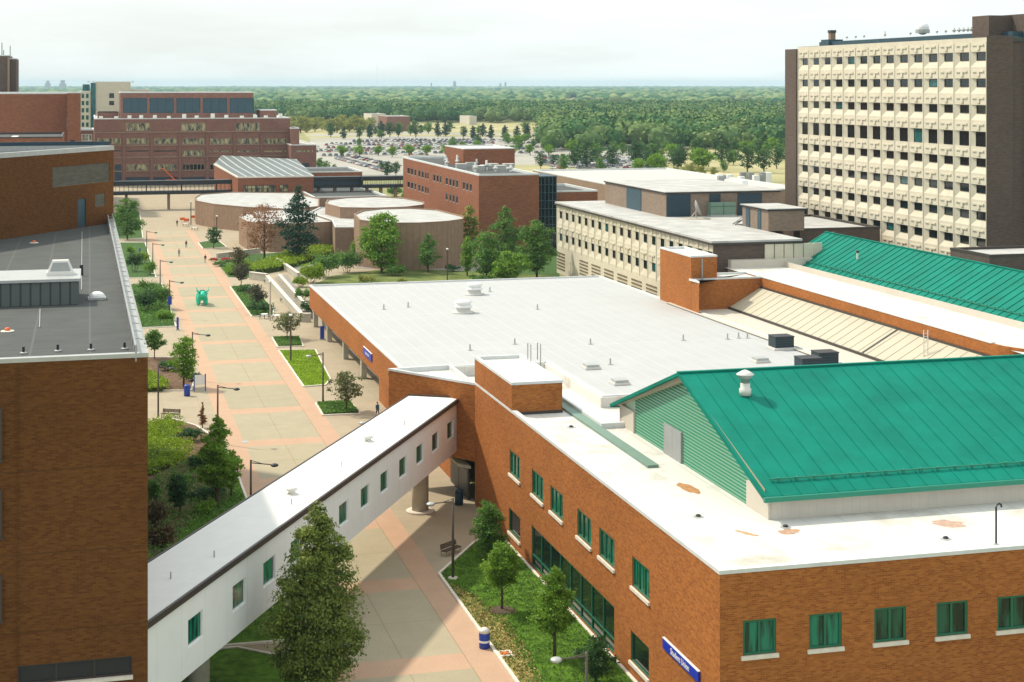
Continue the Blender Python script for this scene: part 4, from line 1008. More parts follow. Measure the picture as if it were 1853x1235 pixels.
# window top in cell at .62 fh ; bottom row tops at v ~431 for u=1767
zt_bot = hv(431, XTW, yx(1767, XTW)); base = zt_bot-.62*fhT
n_f = 8; top_row_t = hv(95, XTW, yx(1770, XTW)); fhT = (top_row_t-zt_bot)/(n_f-1); base = zt_bot-.62*fhT
rows = [base+i*fhT for i in range(n_f)]
rows = [base-fhT]+rows
precast(root, (XTW, yTn), (XTW, yTs), 0, zT, 14, rows, fhT, tall=(5,), dp=.45, wa=.27)
body = MB(); xT2 = xy(1832, yTs)
wall(body, (XTW-.1, yTs-.15), (xT2, yTs-.15), 0, zT+.3); wall(body, (XTW+.0, yTs), (XTW-.1, yTs-.15), 0, zT+.3)
body.box(XTW+1.2, xT2+14, yTs+.2, yTn, 0, zT-.6, 0)
yNN = yx(1420.5, XTW-.3); MB().box(XTW-.35, XTW+16, yTn+.02, yNN, 0, hv(90, XTW, yNN)).build('end_wall', M['brick_dark'], root)
body.build('brick_wall', M['brick_dark'], root)
tp = MB(); tp.box(XTW+.1, xT2+14, yTs+.0, yTn, zT-.59, zT+.05); tp.build('roof', M['gravel_roof'], root)
yq = yx(1482, XTW+5); tp = MB(); tp.box(XTW+5, XTW+18, yTs+1, yq, zT+.06, zT+1.0); tp.build('penthouse', M['louvre_blue'], root)
gs = MB(); gs.box(xT2+.02, xT2+2.3, yTs+.6, yTs+4, 0, zT+.2); gs.build('glass_strip', M['glass_teal'], root)
gs = MB(); 
for i in range(26): gs.box(xT2, xT2+2.32, yTs+.5, yTs+.59, i*1.75, i*1.75+.12)
gs.build('glass_strip_mullions', M['coping_dark'], root)
xh = xy(1789, yTs+4); zh = hv(28, xh, yTs+4)
t2 = MB(); t2.box(xT2+2.4, xT2+30, yTs-.6, yTs+8.9, 0, hv(25, xT2+2.4, yTs)); t2.box(xh, xT2+2.38, yTs+4, yTs+8.8, zT+.1, zh); t2.build('service_tower_wall', M['brick_dark'], root)
rr = random.Random(3); zq = hv(25, xT2+2.4, yTs)
rl = MB()
for i in range(9): x = xT2+3+i*1.2; rl.tube([(x, yTs+1, zq), (x, yTs+1, zq+1.1)], .05, 5)
rl.tube([(xT2+3, yTs+1, zq+1.1), (xT2+12.6, yTs+1, zq+1.1)], .05, 5).tube([(xT2+3, yTs+1, zq+.6), (xT2+12.6, yTs+1, zq+.6)], .05, 5); rl.build('roof_railing', M['metal_light'], root)
def tmast(u, vt, rad, m, nm, lab, cat, grp=None, dy=6):
    X = XTW+6; y = yx(u, X); z = hv(vt, X, y); r = empty(nm, (X, y, zT+1.6), lab, cat, grp)
    MB().tube([(X, y, zT+1.4), (X, y, z)], rad, 8).build('shaft', M[m], r); MB().lathe((X, y, zT+1.58), [(rad*2.2,0),(rad*2.2,.2),(rad,.3)], 8).build('base', M['metal_grey'], r)
for u in (1726, 1735, 1743, 1751, 1757, 1763, 1768, 1773): tmast(u, 51+(u-1726)*-.05, .16, 'white', 'exhaust_pipe', 'white exhaust pipe in the tight row on the beige tower roof', 'pipe', 'row of white pipes on the tower roof')
for u, v in ((1532, 66), (1548, 65), (1563, 64), (1601, 57), (1647, 59), (1695, 56), (1711, 57)): tmast(u, v, .1, 'metal_light', 'roof_mast', 'thin lone mast on the beige tower roof', 'mast', 'thin masts on the tower roof')
X = XTW+6; y = yx(1669, X); r = empty('radome', (X, y, zT+1.6), 'white radome ball on the beige tower roof', 'radome')
MB().ball((X, y, zT+2.4), 1.1, 0, 16, 10).build('dome', M['white'], r, True); MB().lathe((X, y, zT+1.6), [(1.2,0),(1.2,.6)], 12).build('base', M['metal_grey'], r)
y = yx(1505, X); r = empty('chimney', (X, y, zT+.1), 'small tan chimney with a dark cap at the left end of the tower roof', 'chimney')
MB().box(X-.5, X+.5, y-.5, y+.5, zT+1.3, zT+2.7).build('stack', M['brick_tan'], r); MB().box(X-.6, X+.6, y-.6, y+.6, zT+2.7, zT+3.2).build('cap', M['coping_dark'], r); MB().box(X-1.5, X+1.5, y-1.6, y+1.6, zT+.1, zT+1.4).build('base', M['louvre_blue'], r)

# ---- lower beige laboratory
XB = 91.0; yBn, yBs = yx(1007, XB), yx(1290, XB); hB = hv(367, XB, yBn)
root = empty('beige_laboratory', (XB+20, 240, 0), 'three storey beige precast laboratory with a flat white roof and brown rooftop rooms', 'building')
fB = 4.45; zt_u = hv(397, XB, yx(1176, XB)+0) if False else hv(427.5, XB, yx(1178, XB))
rows = [zt_u-.62*fB-fB, zt_u-.62*fB]
precast(root, (XB, yBn), (XB, yBs), 0, hB-.15, 20, rows, fB, dp=.26, wa=.40)
# pierced screen panels below
sc_ = MB(); L_ = yBn-yBs
for i in range(11):
    s = i*L_/11
    if i == 1: continue
    for rr_ in range(6):
        for c_ in range(9):
            ya_ = yBn-s-.5-c_*.6; z = rows[0]-1.0-rr_*.62
            sc_.box(XB-.12, XB-.02, ya_-.36, ya_, z-.26, z)
sc_.build('pierced_screen', mat('screen_shadow_brown', (.20,.15,.10), .9), root)
xBe = xy(1382, yBs); xBf = 105.5
MB_ = MB(); wall(MB_, (XB, yBs), (xBe, yBs), 0, hB-.15); MB_.build('brown_wall', M['brick_dark'], root); body = MB(); MB().box(xBe, xBf, yBs+.02, yBs+.6, 0, hB-.15).build('south_wall', M['brick_dark'], root); wall(body, (xBf, yBn), (XB, yBn), 0, hB-.15); body.build('brick_wall', M['brick_dark'], root)
rf = MB(); rf.prism([(XB-.35, yBs-.35), (xBf, yBs-.35), (xBf, yBs+26), (xBf+12, yBs+26), (xBf+12, yBn+.2), (XB-.35, yBn+.2)], hB-.1, hB+.2); rf.build('roof', M['lab_roof'], root)
rf = MB(); rf.prism([(XB-.42, yBs-.42), (xBf, yBs-.42), (xBf, yBn+.22), (XB-.42, yBn+.22)], hB-.42, hB-.101); rf.build('roof_edge', M['coping_dark'], root)
# beige end panels beside the dark wall
ep = MB()
for i in range(6):
    x = xBe+i*1.6; ep.box(x+.05, x+1.5, yBs-.3, yBs-.01, hB-3.4, hB-.5); 
ep.box(xBe+.02, xBe+10, yBs-.25, yBs-.01, 0, hB-5.3); ep.build('end_panel', M['precast'], root)
for i in range(2): x = xBe+.6+i*4.6; MB().box(x, x+3.6, yBs-.28, yBs-.02, hB-5.2, hB-3.6).build('window', M['navy'], root)
# rooftop rooms
def room(x0, x1_, y0, y1, zt, panels_w, panels_s, lab):
    wl_ = MB(); wl_.box(x0, x1_, y0, y1, hB+.2, zt-.35, 0, False); wl_.build('rooftop_room_wall', M['brick_drk2'], root)
    MB().box(x0-.25, x1_+.25, y0-.25, y1+.25, zt-.35, zt-.12).build('room_fascia', M['black'], root)
    MB().box(x0-.3, x1_+.3, y0-.3, y1+.3, zt-.119, zt).build('room_roof', M['lab_roof'], root)
    for a, b in panels_w: MB().box(x0-.1, x0-.01, a, b, hB+.2, zt-.5).build('louvre_panel', M['louvre_blue'], root)
    for a, b in panels_s: MB().box(a, b, y0-.1, y0-.01, hB+.2, zt-.5).build('louvre_panel', M['navy'], root)
M['brick_drk2'] = brick('brick_brown_grey', (.27,.2,.155), (.21,.155,.12), (.25,.2,.16), k=2, var=.18)
rx = P(1204.7, 393, hB+.2); rx0 = rx[0]; ry0 = rx[1]; ry1 = yx(1094.8, rx0); zt_r = hv(347.6, *rx)
room(rx0, xy(1410, ry0), ry0, ry1, zt_r, [(yx(1160, rx0), yx(1134, rx0))], [(xy(1206, ry0), xy(1249, ry0)), (xy(1283, ry0), xy(1303, ry0)), (xy(1334, ry0), xy(1378, ry0))], '')
r2 = P(1390, 419, hB+.2); zt_q = hv(378, *r2)
room(r2[0], xy(1455, r2[1]), r2[1], yx(1343, r2[0]), zt_q, [(yx(1377, r2[0]), yx(1371, r2[0])), (yx(1357, r2[0]), yx(1350, r2[0]))], [], '')
x, y = P(1310, 392, hB+.2); r = empty('rooftop_unit', (x, y, hB+.2), 'pale green metal air handler box on the beige laboratory roof', 'air unit')
MB().box(x-2.6, x+2.2, y-.1, y+5, hB+.5, hv(367, x, y)).build('housing', M['green_pale'], r); MB().box(x-2.7, x+2.3, y-.2, y+5.1, hB+.2, hB+.499).build('base', M['metal_grey'], r)
MB().box(x-.2, x-.1, y-.16, y-.11, hB+.5, hv(367, x, y)-.1).box(x-2.65, x+2.25, y-.16, y-.11, hv(374, x, y), hv(373.2, x, y)).build('seam', M['green_paint'], r)
x, y = P(1259, 396, hB+.2); r = empty('satellite_dish', (x, y, hB+.2), 'grey satellite dish seen edge on standing on the laboratory roof', 'dish')
MB().lathe((x, y, hB+.2), [(2.6,0),(2.6,.08),(2.3,.1)], 20).build('ring', M['concrete'], r); MB().tube([(x, y, hB+.2), (x, y, hB+1.7)], .12, 8).tube([(x, y, hB+1.5), (x-1.2, y-.2, hB+.3)], .07, 6).build('mount', M['metal_grey'], r)
d_ = MB().lathe((0, 0, 0), [(.05,0),(.7,.1),(1.2,.34),(1.5,.6)], 18).mesh('reflector', M['grey_panel'], smooth=True); o = link('reflector', d_, r, (-.1, 0, 1.7)); o.rotation_euler = (R(15), R(68), 0)
# dark satellite frame
x, y = P(1330, 408, hB+.2); r = empty('roof_frame', (x, y, hB+.2), 'low tangled pipe frame lying on the laboratory roof beside the small brown room', 'pipe frame')
MB().tube([(x, y, hB+.3), (x+2.4, y+1, hB+1.4), (x+4.5, y, hB+.4)], .1, 6).tube([(x, y+1, hB+.3), (x+1.2, y, hB+1.5), (x+2.8, y+1, hB+.5)], .1, 6).tube([(x-.4, y, hB+.5), (x+2.2, y+.4, hB+1.3)], .1, 6).build('frame', M['grey_panel'], r)

# annexes in front of the tower
def annex(name, u0, u1, vt, vb, d, depth, lab, wm='brick_dark', rm='lab_roof'):
    return fbox(name, u0, u1, vt, d, depth, 0, lab, wm=wm, rm=rm, cm='coping_dark', par=.1)
annex('dark_annex', 1447, 1592, 415, 445, 266, 26, 'dark walled annex with a white roof in front of the beige tower')
annex('dark_annex', 1790, 1990, 462, 470, 215, 10, 'dark walled low annex at the foot of the brown service tower')
fbox('white_roof_hall', 1165, 1460, 345, 470, 120, 0, 'very wide low hall with a white roof behind the beige laboratory', rm='far_white_roof', wm='brick_tan')
rr = random.Random(9)
for i in range(16):
    u, v = 1290+rr.random()*110, 318+rr.random()*18; x, y = P(u, v, 6.5)
    q = empty('rooftop_unit', (x, y, 5), 'small box on the very wide white roof', 'air unit', 'small boxes on the wide white roof')
    MB().box(x-1, x+1, y-.8, y+.8, 4.5, 7.3+rr.random()).build('housing', M['grey_panel' if i % 2 else 'white'], q)
# ================================================================== ground
def ground_mat():
    m = mat('dry_grass_field', (.34,.30,.16), .95, .1, noise=.2, nscale=.004, col2=(.16,.20,.07), detail=8); return m
mb = MB(); G = 16000
mb.face([(-G, -600, -.06), (G, -600, -.06), (G, G, -.06), (-G, G, -.06)]); mb.build('ground', ground_mat()); tag(COL.objects['ground'], kind='structure')
def sheet(name, poly, z, m, kind='structure', label=None, cat=None):
    mb = MB(); mb.face([(*p, z) for p in ccw(poly)]); o = mb.build(name, M[m] if isinstance(m, str) else m); return tag(o, label, cat, kind=kind)
M['plaza'] = line_mat('beige_concrete_paving', (.38,.317,.23), (.31,.26,.185), 4.2, .05, 0, .9, .07, .35, 'Object', .1, period2=4.2, width2=.05)
M['grass'] = mat('lawn_grass', (.10,.20,.02), .95, .1, noise=.3, nscale=1.1, col2=(.05,.12,.012), bump=.6, detail=8)
M['grass_lime'] = mat('lime_lawn', (.22,.36,.02), .95, .1, noise=.18, nscale=1.2, col2=(.15,.28,.012), bump=.6, detail=8)
M['grass_dark'] = mat('dark_ground_cover', (.07,.13,.035), .95, .1, noise=.3, nscale=2, col2=(.03,.07,.02), bump=.8, detail=8)
M['grass_dry'] = mat('dry_grass', (.42,.36,.2), .95, .1, noise=.15, nscale=.02, col2=(.30,.30,.14))
M['lot'] = mat('parking_asphalt', (.36,.34,.30), .95, .1, noise=.12, nscale=.02)
sheet('plaza', [(-25, 60), (34, 60), (34, 176), (48, 260), (60, 300), (90, 330), (90, 470), (75, 612), (-40, 612), (-40, 200)], 0, 'plaza')
# promenade with pink bands
m = bpy.data.materials.new('promenade_paving'); m.use_nodes = True; nt = m.node_tree; b = nt.nodes['Principled BSDF']; b.inputs['Roughness'].default_value = .9; b.inputs['Specular IOR Level'].default_value = .1
tc = _n(nt, 'ShaderNodeTexCoord'); ns = _n(nt, 'ShaderNodeTexNoise', Scale=.45, Detail=8, Roughness=.7); nt.links.new(tc.outputs['Object'], ns.inputs[0])
ns2 = _n(nt, 'ShaderNodeTexNoise', Scale=9, Detail=3); nt.links.new(tc.outputs['Object'], ns2.inputs[0])
rp = _n(nt, 'ShaderNodeMapRange'); rp.inputs[1].default_value = .3; rp.inputs[2].default_value = .7; rp.inputs[3].default_value = .94; rp.inputs[4].default_value = 1.06; nt.links.new(ns.outputs['Fac'], rp.inputs[0])
rp2 = _n(nt, 'ShaderNodeMapRange'); rp2.inputs[1].default_value = .3; rp2.inputs[2].default_value = .7; rp2.inputs[3].default_value = .92; rp2.inputs[4].default_value = 1.08; nt.links.new(ns2.outputs['Fac'], rp2.inputs[0])
mu = _n(nt, 'ShaderNodeMath', operation='MULTIPLY'); nt.links.new(rp.outputs[0], mu.inputs[0]); nt.links.new(rp2.outputs[0], mu.inputs[1])
at = _n(nt, 'ShaderNodeVertexColor'); at.layer_name = 'paving'
sc = _n(nt, 'ShaderNodeVectorMath', operation='SCALE'); nt.links.new(at.outputs['Color'], sc.inputs[0]); nt.links.new(mu.outputs[0], sc.inputs['Scale']); nt.links.new(sc.outputs[0], b.inputs['Base Color'])
PX0, PX1, PX2, PX3 = 14.1, 15.9, 24.1, 26.1
mb = MB(); cols = []; PINK = (.475,.318,.222); TAN = [(.375,.328,.232), (.358,.315,.222), (.385,.333,.236)]; SEAM = (.27,.21,.13)
def q(x0, x1, y0, y1, c): mb.face([(x0, y0, .004), (x1, y0, .004), (x1, y1, .004), (x0, y1, .004)]); cols.append(c)
per, bw, ph = 16.9, 2.9, 169.9
k = -6; Y = ph+k*per-bw/2
while Y < 420:
    tc_ = TAN[k % 3]
    q(PX0, PX1, Y, Y+per, PINK); q(PX2+.05, PX3, Y, Y+per, PINK); q(PX1, PX2, Y, Y+bw, PINK)
    ya_, yb_ = Y+bw, Y+per; xm = (PX1+PX2)/2; ym_ = (ya_+yb_)/2
    q(PX1, xm-.025, ya_, ym_-.025, tc_); q(xm+.025, PX2, ya_, ym_-.025, tc_); q(PX1, xm-.025, ym_+.025, yb_, tc_); q(xm+.025, PX2, ym_+.025, yb_, tc_)
    q(xm-.025, xm+.025, ya_, yb_, SEAM); q(PX1, xm-.025, ym_-.025, ym_+.025, SEAM); q(xm+.025, PX2, ym_-.025, ym_+.025, SEAM); q(PX2, PX2+.05, Y, Y+per, SEAM)
    k += 1; Y += per
o = mb.build('promenade', m); tag(o, kind='structure')
ca = o.data.color_attributes.new('paving', 'FLOAT_COLOR', 'CORNER'); arr = np.repeat(np.array([(*c, 1) for c in cols], np.float32), 4, 0); ca.data.foreach_set('color', arr.ravel())
def kerb(pts, closed=False, h=.15, w=.22):
    mb = MB(); n = len(pts)
    for i in range(n if closed else n-1):
        a, b = pts[i], pts[(i+1) % n]; mb.obox(a, b, w, -.02, h+.001*(i % 2))
    o = mb.build('kerb', M['kerb']); tag(o, kind='structure')
def bed(name, pts, m, kb=True, z=.06, closed=True):
    sheet(name, pts, z, m)
    if kb: kerb(pts, closed)
pp = lambda *a: [P(u, v) for u, v in a]
Y1 = P(424, 842)[1]
bed('planting_bed', [(2.4, 178)]+pp((311, 759), (355, 772), (398, 800))+[(13.95, Y1), (13.95, 109), (2.4, 109)], 'mulch')
sheet('lawn', [(13.8, Y1-6), (13.8, 109.2), (3.2, 109.2), (4, 124), P(345, 945), P(410, 905)], .085, 'grass')
bed('lawn', [(3, 60), (13.9, 60), (13.9, 98), (12.4, 106), (9.6, 108.5), (3, 108.5)], 'grass')
bed('planting_bed', [P(200, 648), P(318, 648), P(352, 690), P(345, 708), P(200, 708)], 'mulch')
bed('planting_bed', [P(180, 518), P(292, 515), P(318, 592), P(200, 597)], 'grass_dark')
bed('planting_bed', [P(190, 440), P(262, 440), P(282, 503), P(200, 505)], 'grass_dark')
bed('planting_bed', [P(180, 385), P(252, 385), P(258, 432), P(190, 434)], 'grass_dark')
bed('lawn', [P(794, 1040), P(858, 983), (33.4, P(905, 965)[1]), (33.6, 60), (26.3, 60)], 'grass')
M['litter'] = mat('lawn_with_fallen_leaves', (.40,.30,.12), .95, .05, noise=.3, nscale=2.6, col2=(.10,.17,.02), detail=10)
sheet('leaf_litter', [P(812, 1058), P(850, 1080), P(905, 1130), P(940, 1180), P(975, 1240), (27.2, 62), (26.7, 62), P(905, 1190)], .075, 'litter')
bed('planting_bed', pp((571, 731), (633, 728), (651, 750), (584, 753)), 'grass_dark')
bed('lawn', pp((504, 635), (570, 634), (597, 687), (588, 698), (549, 701)), 'grass_lime')
bed('planting_bed', pp((492, 612), (541, 611), (548, 628), (502, 629)), 'grass_dark')
bed('planting_bed', pp((416, 520), (452, 516), (494, 560), (494, 572), (455, 574)), 'grass_dark')
bed('planting_bed', pp((358, 440), (392, 434), (410, 448), (367, 451)), 'grass_dark')
bed('planting_bed', pp((392, 476), (440, 462), (600, 452), (600, 470), (452, 503), (413, 502)), 'grass_dark', False)
# sunken ramp, walls and lawn between the lecture rooms and the hall
sheet('path', pp((520, 486), (620, 452), (700, 456), (690, 468), (600, 480), (545, 512)), .03, 'paving_grey')
sheet('path', pp((496, 503), (520, 498), (572, 575), (556, 582)), .035, 'paving_grey')
sheet('path', pp((690, 455), (860, 480), (870, 492), (640, 486)), .03, 'paving_grey')
sheet('lawn', pp((600, 500), (700, 487), (880, 492), (1005, 500), (1005, 520), (560, 520)), .05, 'lawn_worn')
sheet('lawn', pp((840, 440), (1010, 440), (1012, 520), (880, 500)), .045, 'grass_dark')
def lowwall(pts, h, w, label):
    r = empty('low_wall', (*pts[0], 0), label, 'wall')
    mb = MB(); cp = MB()
    for a, b in zip(pts, pts[1:]): mb.obox(a, b, w, -.1, h); cp.obox(a, b, w+.15, h+.004, h+.12)
    mb.build('wall', M['concrete'], r); cp.build('capstone', M['kerb'], r)
lowwall(pp((483, 512), (545, 583), (562, 583)), 1.3, .5, 'long low concrete wall running down beside the sunken ramp')
lowwall(pp((452, 506), (483, 510)), 1.4, .5, 'short concrete wall at the head of the sunken ramp')
lowwall(pp((505, 506), (552, 560)), .9, .4, 'inner concrete kerb wall of the ramp beside the shrubs')
lowwall(pp((392, 468), (470, 458)), 1.0, .4, 'concrete seat wall behind the red flowers')
lowwall(pp((500, 478), (540, 506)), 1.2, .5, 'concrete edge of the raised grey terrace')
lowwall(pp((596, 598), (566, 575), (545, 576)), 1.2, .5, 'concrete wall under the near end of the colonnade')
# far ground: parking lots, roads and dry fields
sheet('parking_lot', pp((572, 318), (1012, 318), (1200, 302), (1260, 270), (960, 249), (700, 246), (560, 252)), .01, 'lot')
sheet('parking_lot', pp((960, 262), (1250, 262), (1250, 305), (1000, 318)), .02, 'lot')
sheet('dry_field', pp((560, 252), (700, 246), (985, 248), (985, 222), (720, 222), (540, 236)), .03, 'grass_dry')
sheet('dry_field', pp((1200, 300), (1250, 262), (1420, 270), (1500, 330), (1100, 330)), .03, 'grass_dry')
sheet('dry_field', pp((740, 300), (1080, 298), (1095, 330), (730, 330)), .035, 'grass_dry')
sheet('road', pp((560, 244), (700, 239), (1000, 243), (1000, 246), (700, 243), (560, 248)), .04, 'lot')
sheet('road', pp((660, 316), (700, 306), (1100, 322), (1100, 328)), .045, 'lot')

# ================================================================== foliage
def unit_dirs(n):
    v = NR.normal(size=(n, 3)); return v/np.linalg.norm(v, axis=1, keepdims=True)
def leaf_mesh(name, blobs, n, size, m, core=None, shell=.45, aspect=.6, extra=None):
    """blobs: (x,y,z,rx,ry,rz)"""
    B = np.array(blobs, float); w = (B[:, 3]*B[:, 4]+B[:, 4]*B[:, 5]+B[:, 3]*B[:, 5]); idx = NR.choice(len(B), n, p=w/w.sum())
    dr = unit_dirs(n); dr[:, 2] = np.where(dr[:, 2] < -.35, -dr[:, 2]*.5, dr[:, 2])
    r = NR.uniform(0, 1, (n, 1))**shell; c = B[idx, :3]+dr*r*B[idx, 3:6]*(1+NR.normal(0, .08, (n, 1)))
    nn = dr*.7+unit_dirs(n)*.8+np.array([0, 0, .3]); nn /= np.linalg.norm(nn, axis=1, keepdims=True)
    t = np.cross(nn, unit_dirs(n)); t /= np.linalg.norm(t, axis=1, keepdims=True)+1e-9; s = np.cross(nn, t)
    sz = size*NR.uniform(.55, 1.3, (n, 1)); a = t*sz*.5; b = s*sz*.5*aspect
    V = np.stack([c-a, c+b-nn*sz*.06, c+a, c-b-nn*sz*.06], 1).reshape(-1, 3)
    me = bpy.data.meshes.new(name); nv = len(V)
    me.vertices.add(nv); me.vertices.foreach_set('co', V.astype(np.float32).ravel())
    me.loops.add(nv); me.loops.foreach_set('vertex_index', np.arange(nv, dtype=np.int32))
    me.polygons.add(n); me.polygons.foreach_set('loop_start', np.arange(0, nv, 4, dtype=np.int32)); 
    me.materials.append(m); me.update(calc_edges=True); return me
def profile(kind, t):
    if kind == 'pear': return (math.sin(math.pi*min(1, (t*.90+.10)))**.6)*(1.10-.50*t)
    if kind == 'cone': return max(.12, (1-t)**.8)*(.5+.5*min(1, t*6+.3))
    if kind == 'vase': return .45+.75*math.sin(math.pi*(t*.75+.12))
    return math.sin(math.pi*(t*.86+.09))**.7
def make_tree(ht, rad, kind, n, size, leaf, clear=.18, lobes=26, seed=0, lobe=.36, trunk=.09, shell=.6, bm='bark', fill=.78):
    rr = random.Random(seed); z0 = ht*clear; hh = ht-z0; bl = []; tips = []
    for i in range(lobes):
        t = (i+rr.random())/lobes; pr = profile(kind, t)*rad; a = rr.random()*6.28+i*2.4; q = pr*(.25+.62*rr.random()**.7)
        lr = rad*lobe*(.6+.7*rr.random())*(.45+.6*profile(kind, t)); x, y, z = q*math.cos(a), q*math.sin(a), z0+hh*(.06+.9*t)
        bl.append((x, y, z, lr, lr, lr*.85)); tips.append((x, y, z))
    for i in range(9):
        t = (i+.5)/9; q = profile(kind, t)*rad*fill; bl.append((0, 0, z0+hh*(.04+.92*t), q, q, hh*.11))
    cr = leaf_mesh('crown', bl, n, size, M[leaf], shell=shell)
    tb = MB(); tb.tube([(0, 0, -.1), (0, 0, ht*.3), (rr.uniform(-.1, .1), rr.uniform(-.1, .1), ht*.62), (0, 0, ht*.9)], [trunk*1.25, trunk, trunk*.6, trunk*.15], 8)
    for x, y, z in tips[::max(1, len(tips)//14)]:
        zb = max(z0*.8, z-.5*math.hypot(x, y)-ht*.06); tb.tube([(0, 0, zb), (x*.55, y*.55, (zb+z)/2+.1), (x, y, z)], [trunk*.45, trunk*.28, trunk*.1], 5, caps=False)
    return cr, tb.mesh('trunk', M[bm], smooth=True)
PROTO = {}
def proto(key, *a, **k):
    if key not in PROTO: PROTO[key] = make_tree(*a, **k)
    return PROTO[key]
def plant(x, y, meshes, label, cat='tree', group=None, s=1.0, sx=None, rz=None, name='tree', z=0.0):
    r = empty(name, (x, y, z), label, cat, group, random.random()*6.28 if rz is None else rz); r.scale = (sx or s, sx or s, s)
    link('trunk', meshes[1], r); link('crown', meshes[0], r); return r
def tree_px(u, vb, vt, w, kind, leaf, n, size, label, clear=.15, name='tree', cat='tree', vbase=None, **k):
    x, y = P(u, vb); ht = hv(vt, x, y); rad = w/2*dep(x, y)/F
    me = make_tree(ht, rad, kind, n, size, leaf, clear, seed=int(u*7+vb), trunk=max(.05, ht*.016), **k)
    return plant(x, y, me, label, cat, name=name, rz=0)
tree_px(574, 1268, 908, 212, 'pear', 'leaf_pear', 70000, .205, 'large dense olive green pyramidal tree in front of the skybridge', .04, lobes=110, lobe=.22, shell=.8, fill=.95)
tree_px(908, 1107, 984, 84, 'round', 'leaf_bright', 11000, .17, 'young bright green tree in a dark mulch ring on the near lawn', .34, lobes=26)
tree_px(1003, 1192, 1024, 92, 'pear', 'leaf_bright', 15000, .17, 'taller young bright green tree beside the long green glazing', .25, lobes=34)
tree_px(882, 1015, 908, 78, 'round', 'leaf_mid', 10000, .17, 'bushy dark green tree against the brick wall behind the bench', .08, lobes=26)
tree_px(1078, 1240, 1150, 84, 'round', 'leaf_dark', 3000, .2, 'loose thin bush with fine leaves under the brick wall at the bottom', .06, lobes=20, lobe=.3, name='bush', cat='bush')
tree_px(392, 922, 752, 80, 'pear', 'leaf_bright', 14000, .21, 'tall green tree in the left bed beside the promenade kerb', .2, lobes=36)
tree_px(418, 905, 815, 44, 'round', 'leaf_bright', 3000, .24, 'light green small tree leaning over the promenade kerb', .2, lobes=16)
tree_px(325, 936, 858, 46, 'round', 'leaf_dark', 3200, .24, 'small dark green tree in the middle of the left mulch bed', .22, lobes=18)
tree_px(366, 775, 728, 22, 'cone', 'leaf_orange', 500, .24, 'thin sapling with yellow brown leaves beside the bench path', .1, lobes=10)
tree_px(332, 702, 609, 62, 'round', 'leaf_bright', 5200, .26, 'bright green tree beside the notice board', .16, lobes=26)
tree_px(279, 650, 597, 44, 'round', 'leaf_mid', 2600, .28, 'round dark green tree at the corner of the grey roof', .3, lobes=18)
tree_px(230, 434, 358, 62, 'round', 'leaf_mid', 7000, .45, 'broad dark green tree beyond the brown building, at the edge of the promenade', .05, lobes=30)
tree_px(626, 746, 672, 76, 'vase', 'leaf_olive', 1700, .3, 'sparse dry olive tree in the small green planter by the colonnade', .24, lobes=30, lobe=.22, fill=.5)
tree_px(519, 615, 567, 60, 'vase', 'leaf_olive', 1500, .3, 'sparse dry olive tree in the planter beyond the lime lawn', .3, lobes=20, lobe=.3)
tree_px(465, 560, 517, 50, 'round', 'leaf_plum', 1700, .32, 'greyish green tree in the middle of the narrow right planting strip', .25, lobes=18)
tree_px(436, 520, 476, 44, 'round', 'leaf_plum', 1700, .34, 'plum tinged tree at the far end of the narrow right planting strip', .25, lobes=18)
tree_px(431, 492, 447, 40, 'round', 'leaf_rust', 1300, .36, 'rusty green small tree beside the red flowers', .2, lobes=16)
tree_px(386, 450, 411, 36, 'round', 'leaf_dark', 1500, .36, 'dark round tree in the small triangular planter', .2, lobes=16)
tree_px(478, 472, 370, 82, 'vase', 'leaf_orange', 2600, .45, 'rust coloured tree in front of the second lecture room', .16, lobes=28, lobe=.3)
tree_px(540, 474, 336, 84, 'pear', 'leaf_pine', 5200, .55, 'tall dark evergreen rising above the lecture room roofs', .05, lobes=26, lobe=.34)
tree_px(690, 494, 386, 100, 'round', 'leaf_bright', 9000, .5, 'large round bright green tree in front of the rightmost lecture room', .04, lobes=40, lobe=.34)
tree_px(774, 494, 422, 54, 'pear', 'leaf_mid', 3000, .4, 'small cone shaped green tree on the lawn before the tan drum wall', .14, lobes=22)
tree_px(848, 474, 368, 56, 'pear', 'leaf_yellow', 3500, .5, 'yellowish tall tree at the corner of the red laboratory', .04, lobes=26)
tree_px(880, 506, 420, 78, 'round', 'leaf_mid', 4200, .5, 'mid green tree left of the pair by the laboratory', .06, lobes=26)
tree_px(914, 475, 374, 72, 'pear', 'leaf_mid', 4200, .5, 'tall mid green tree in front of the plain brick end wall', .08, lobes=26)
tree_px(971, 503, 398, 80, 'round', 'leaf_mid', 7000, .5, 'tall full green tree by the blue glass stair', .05, lobes=30)
tree_px(920, 512, 455, 76, 'round', 'leaf_bright', 4200, .5, 'low bright green tree nearest the big pale roof', .03, lobes=24)
tree_px(845, 500, 428, 34, 'round', 'leaf_bright', 2400, .45, 'narrow light green tree tucked behind the drum wall corner', .06, lobes=18)
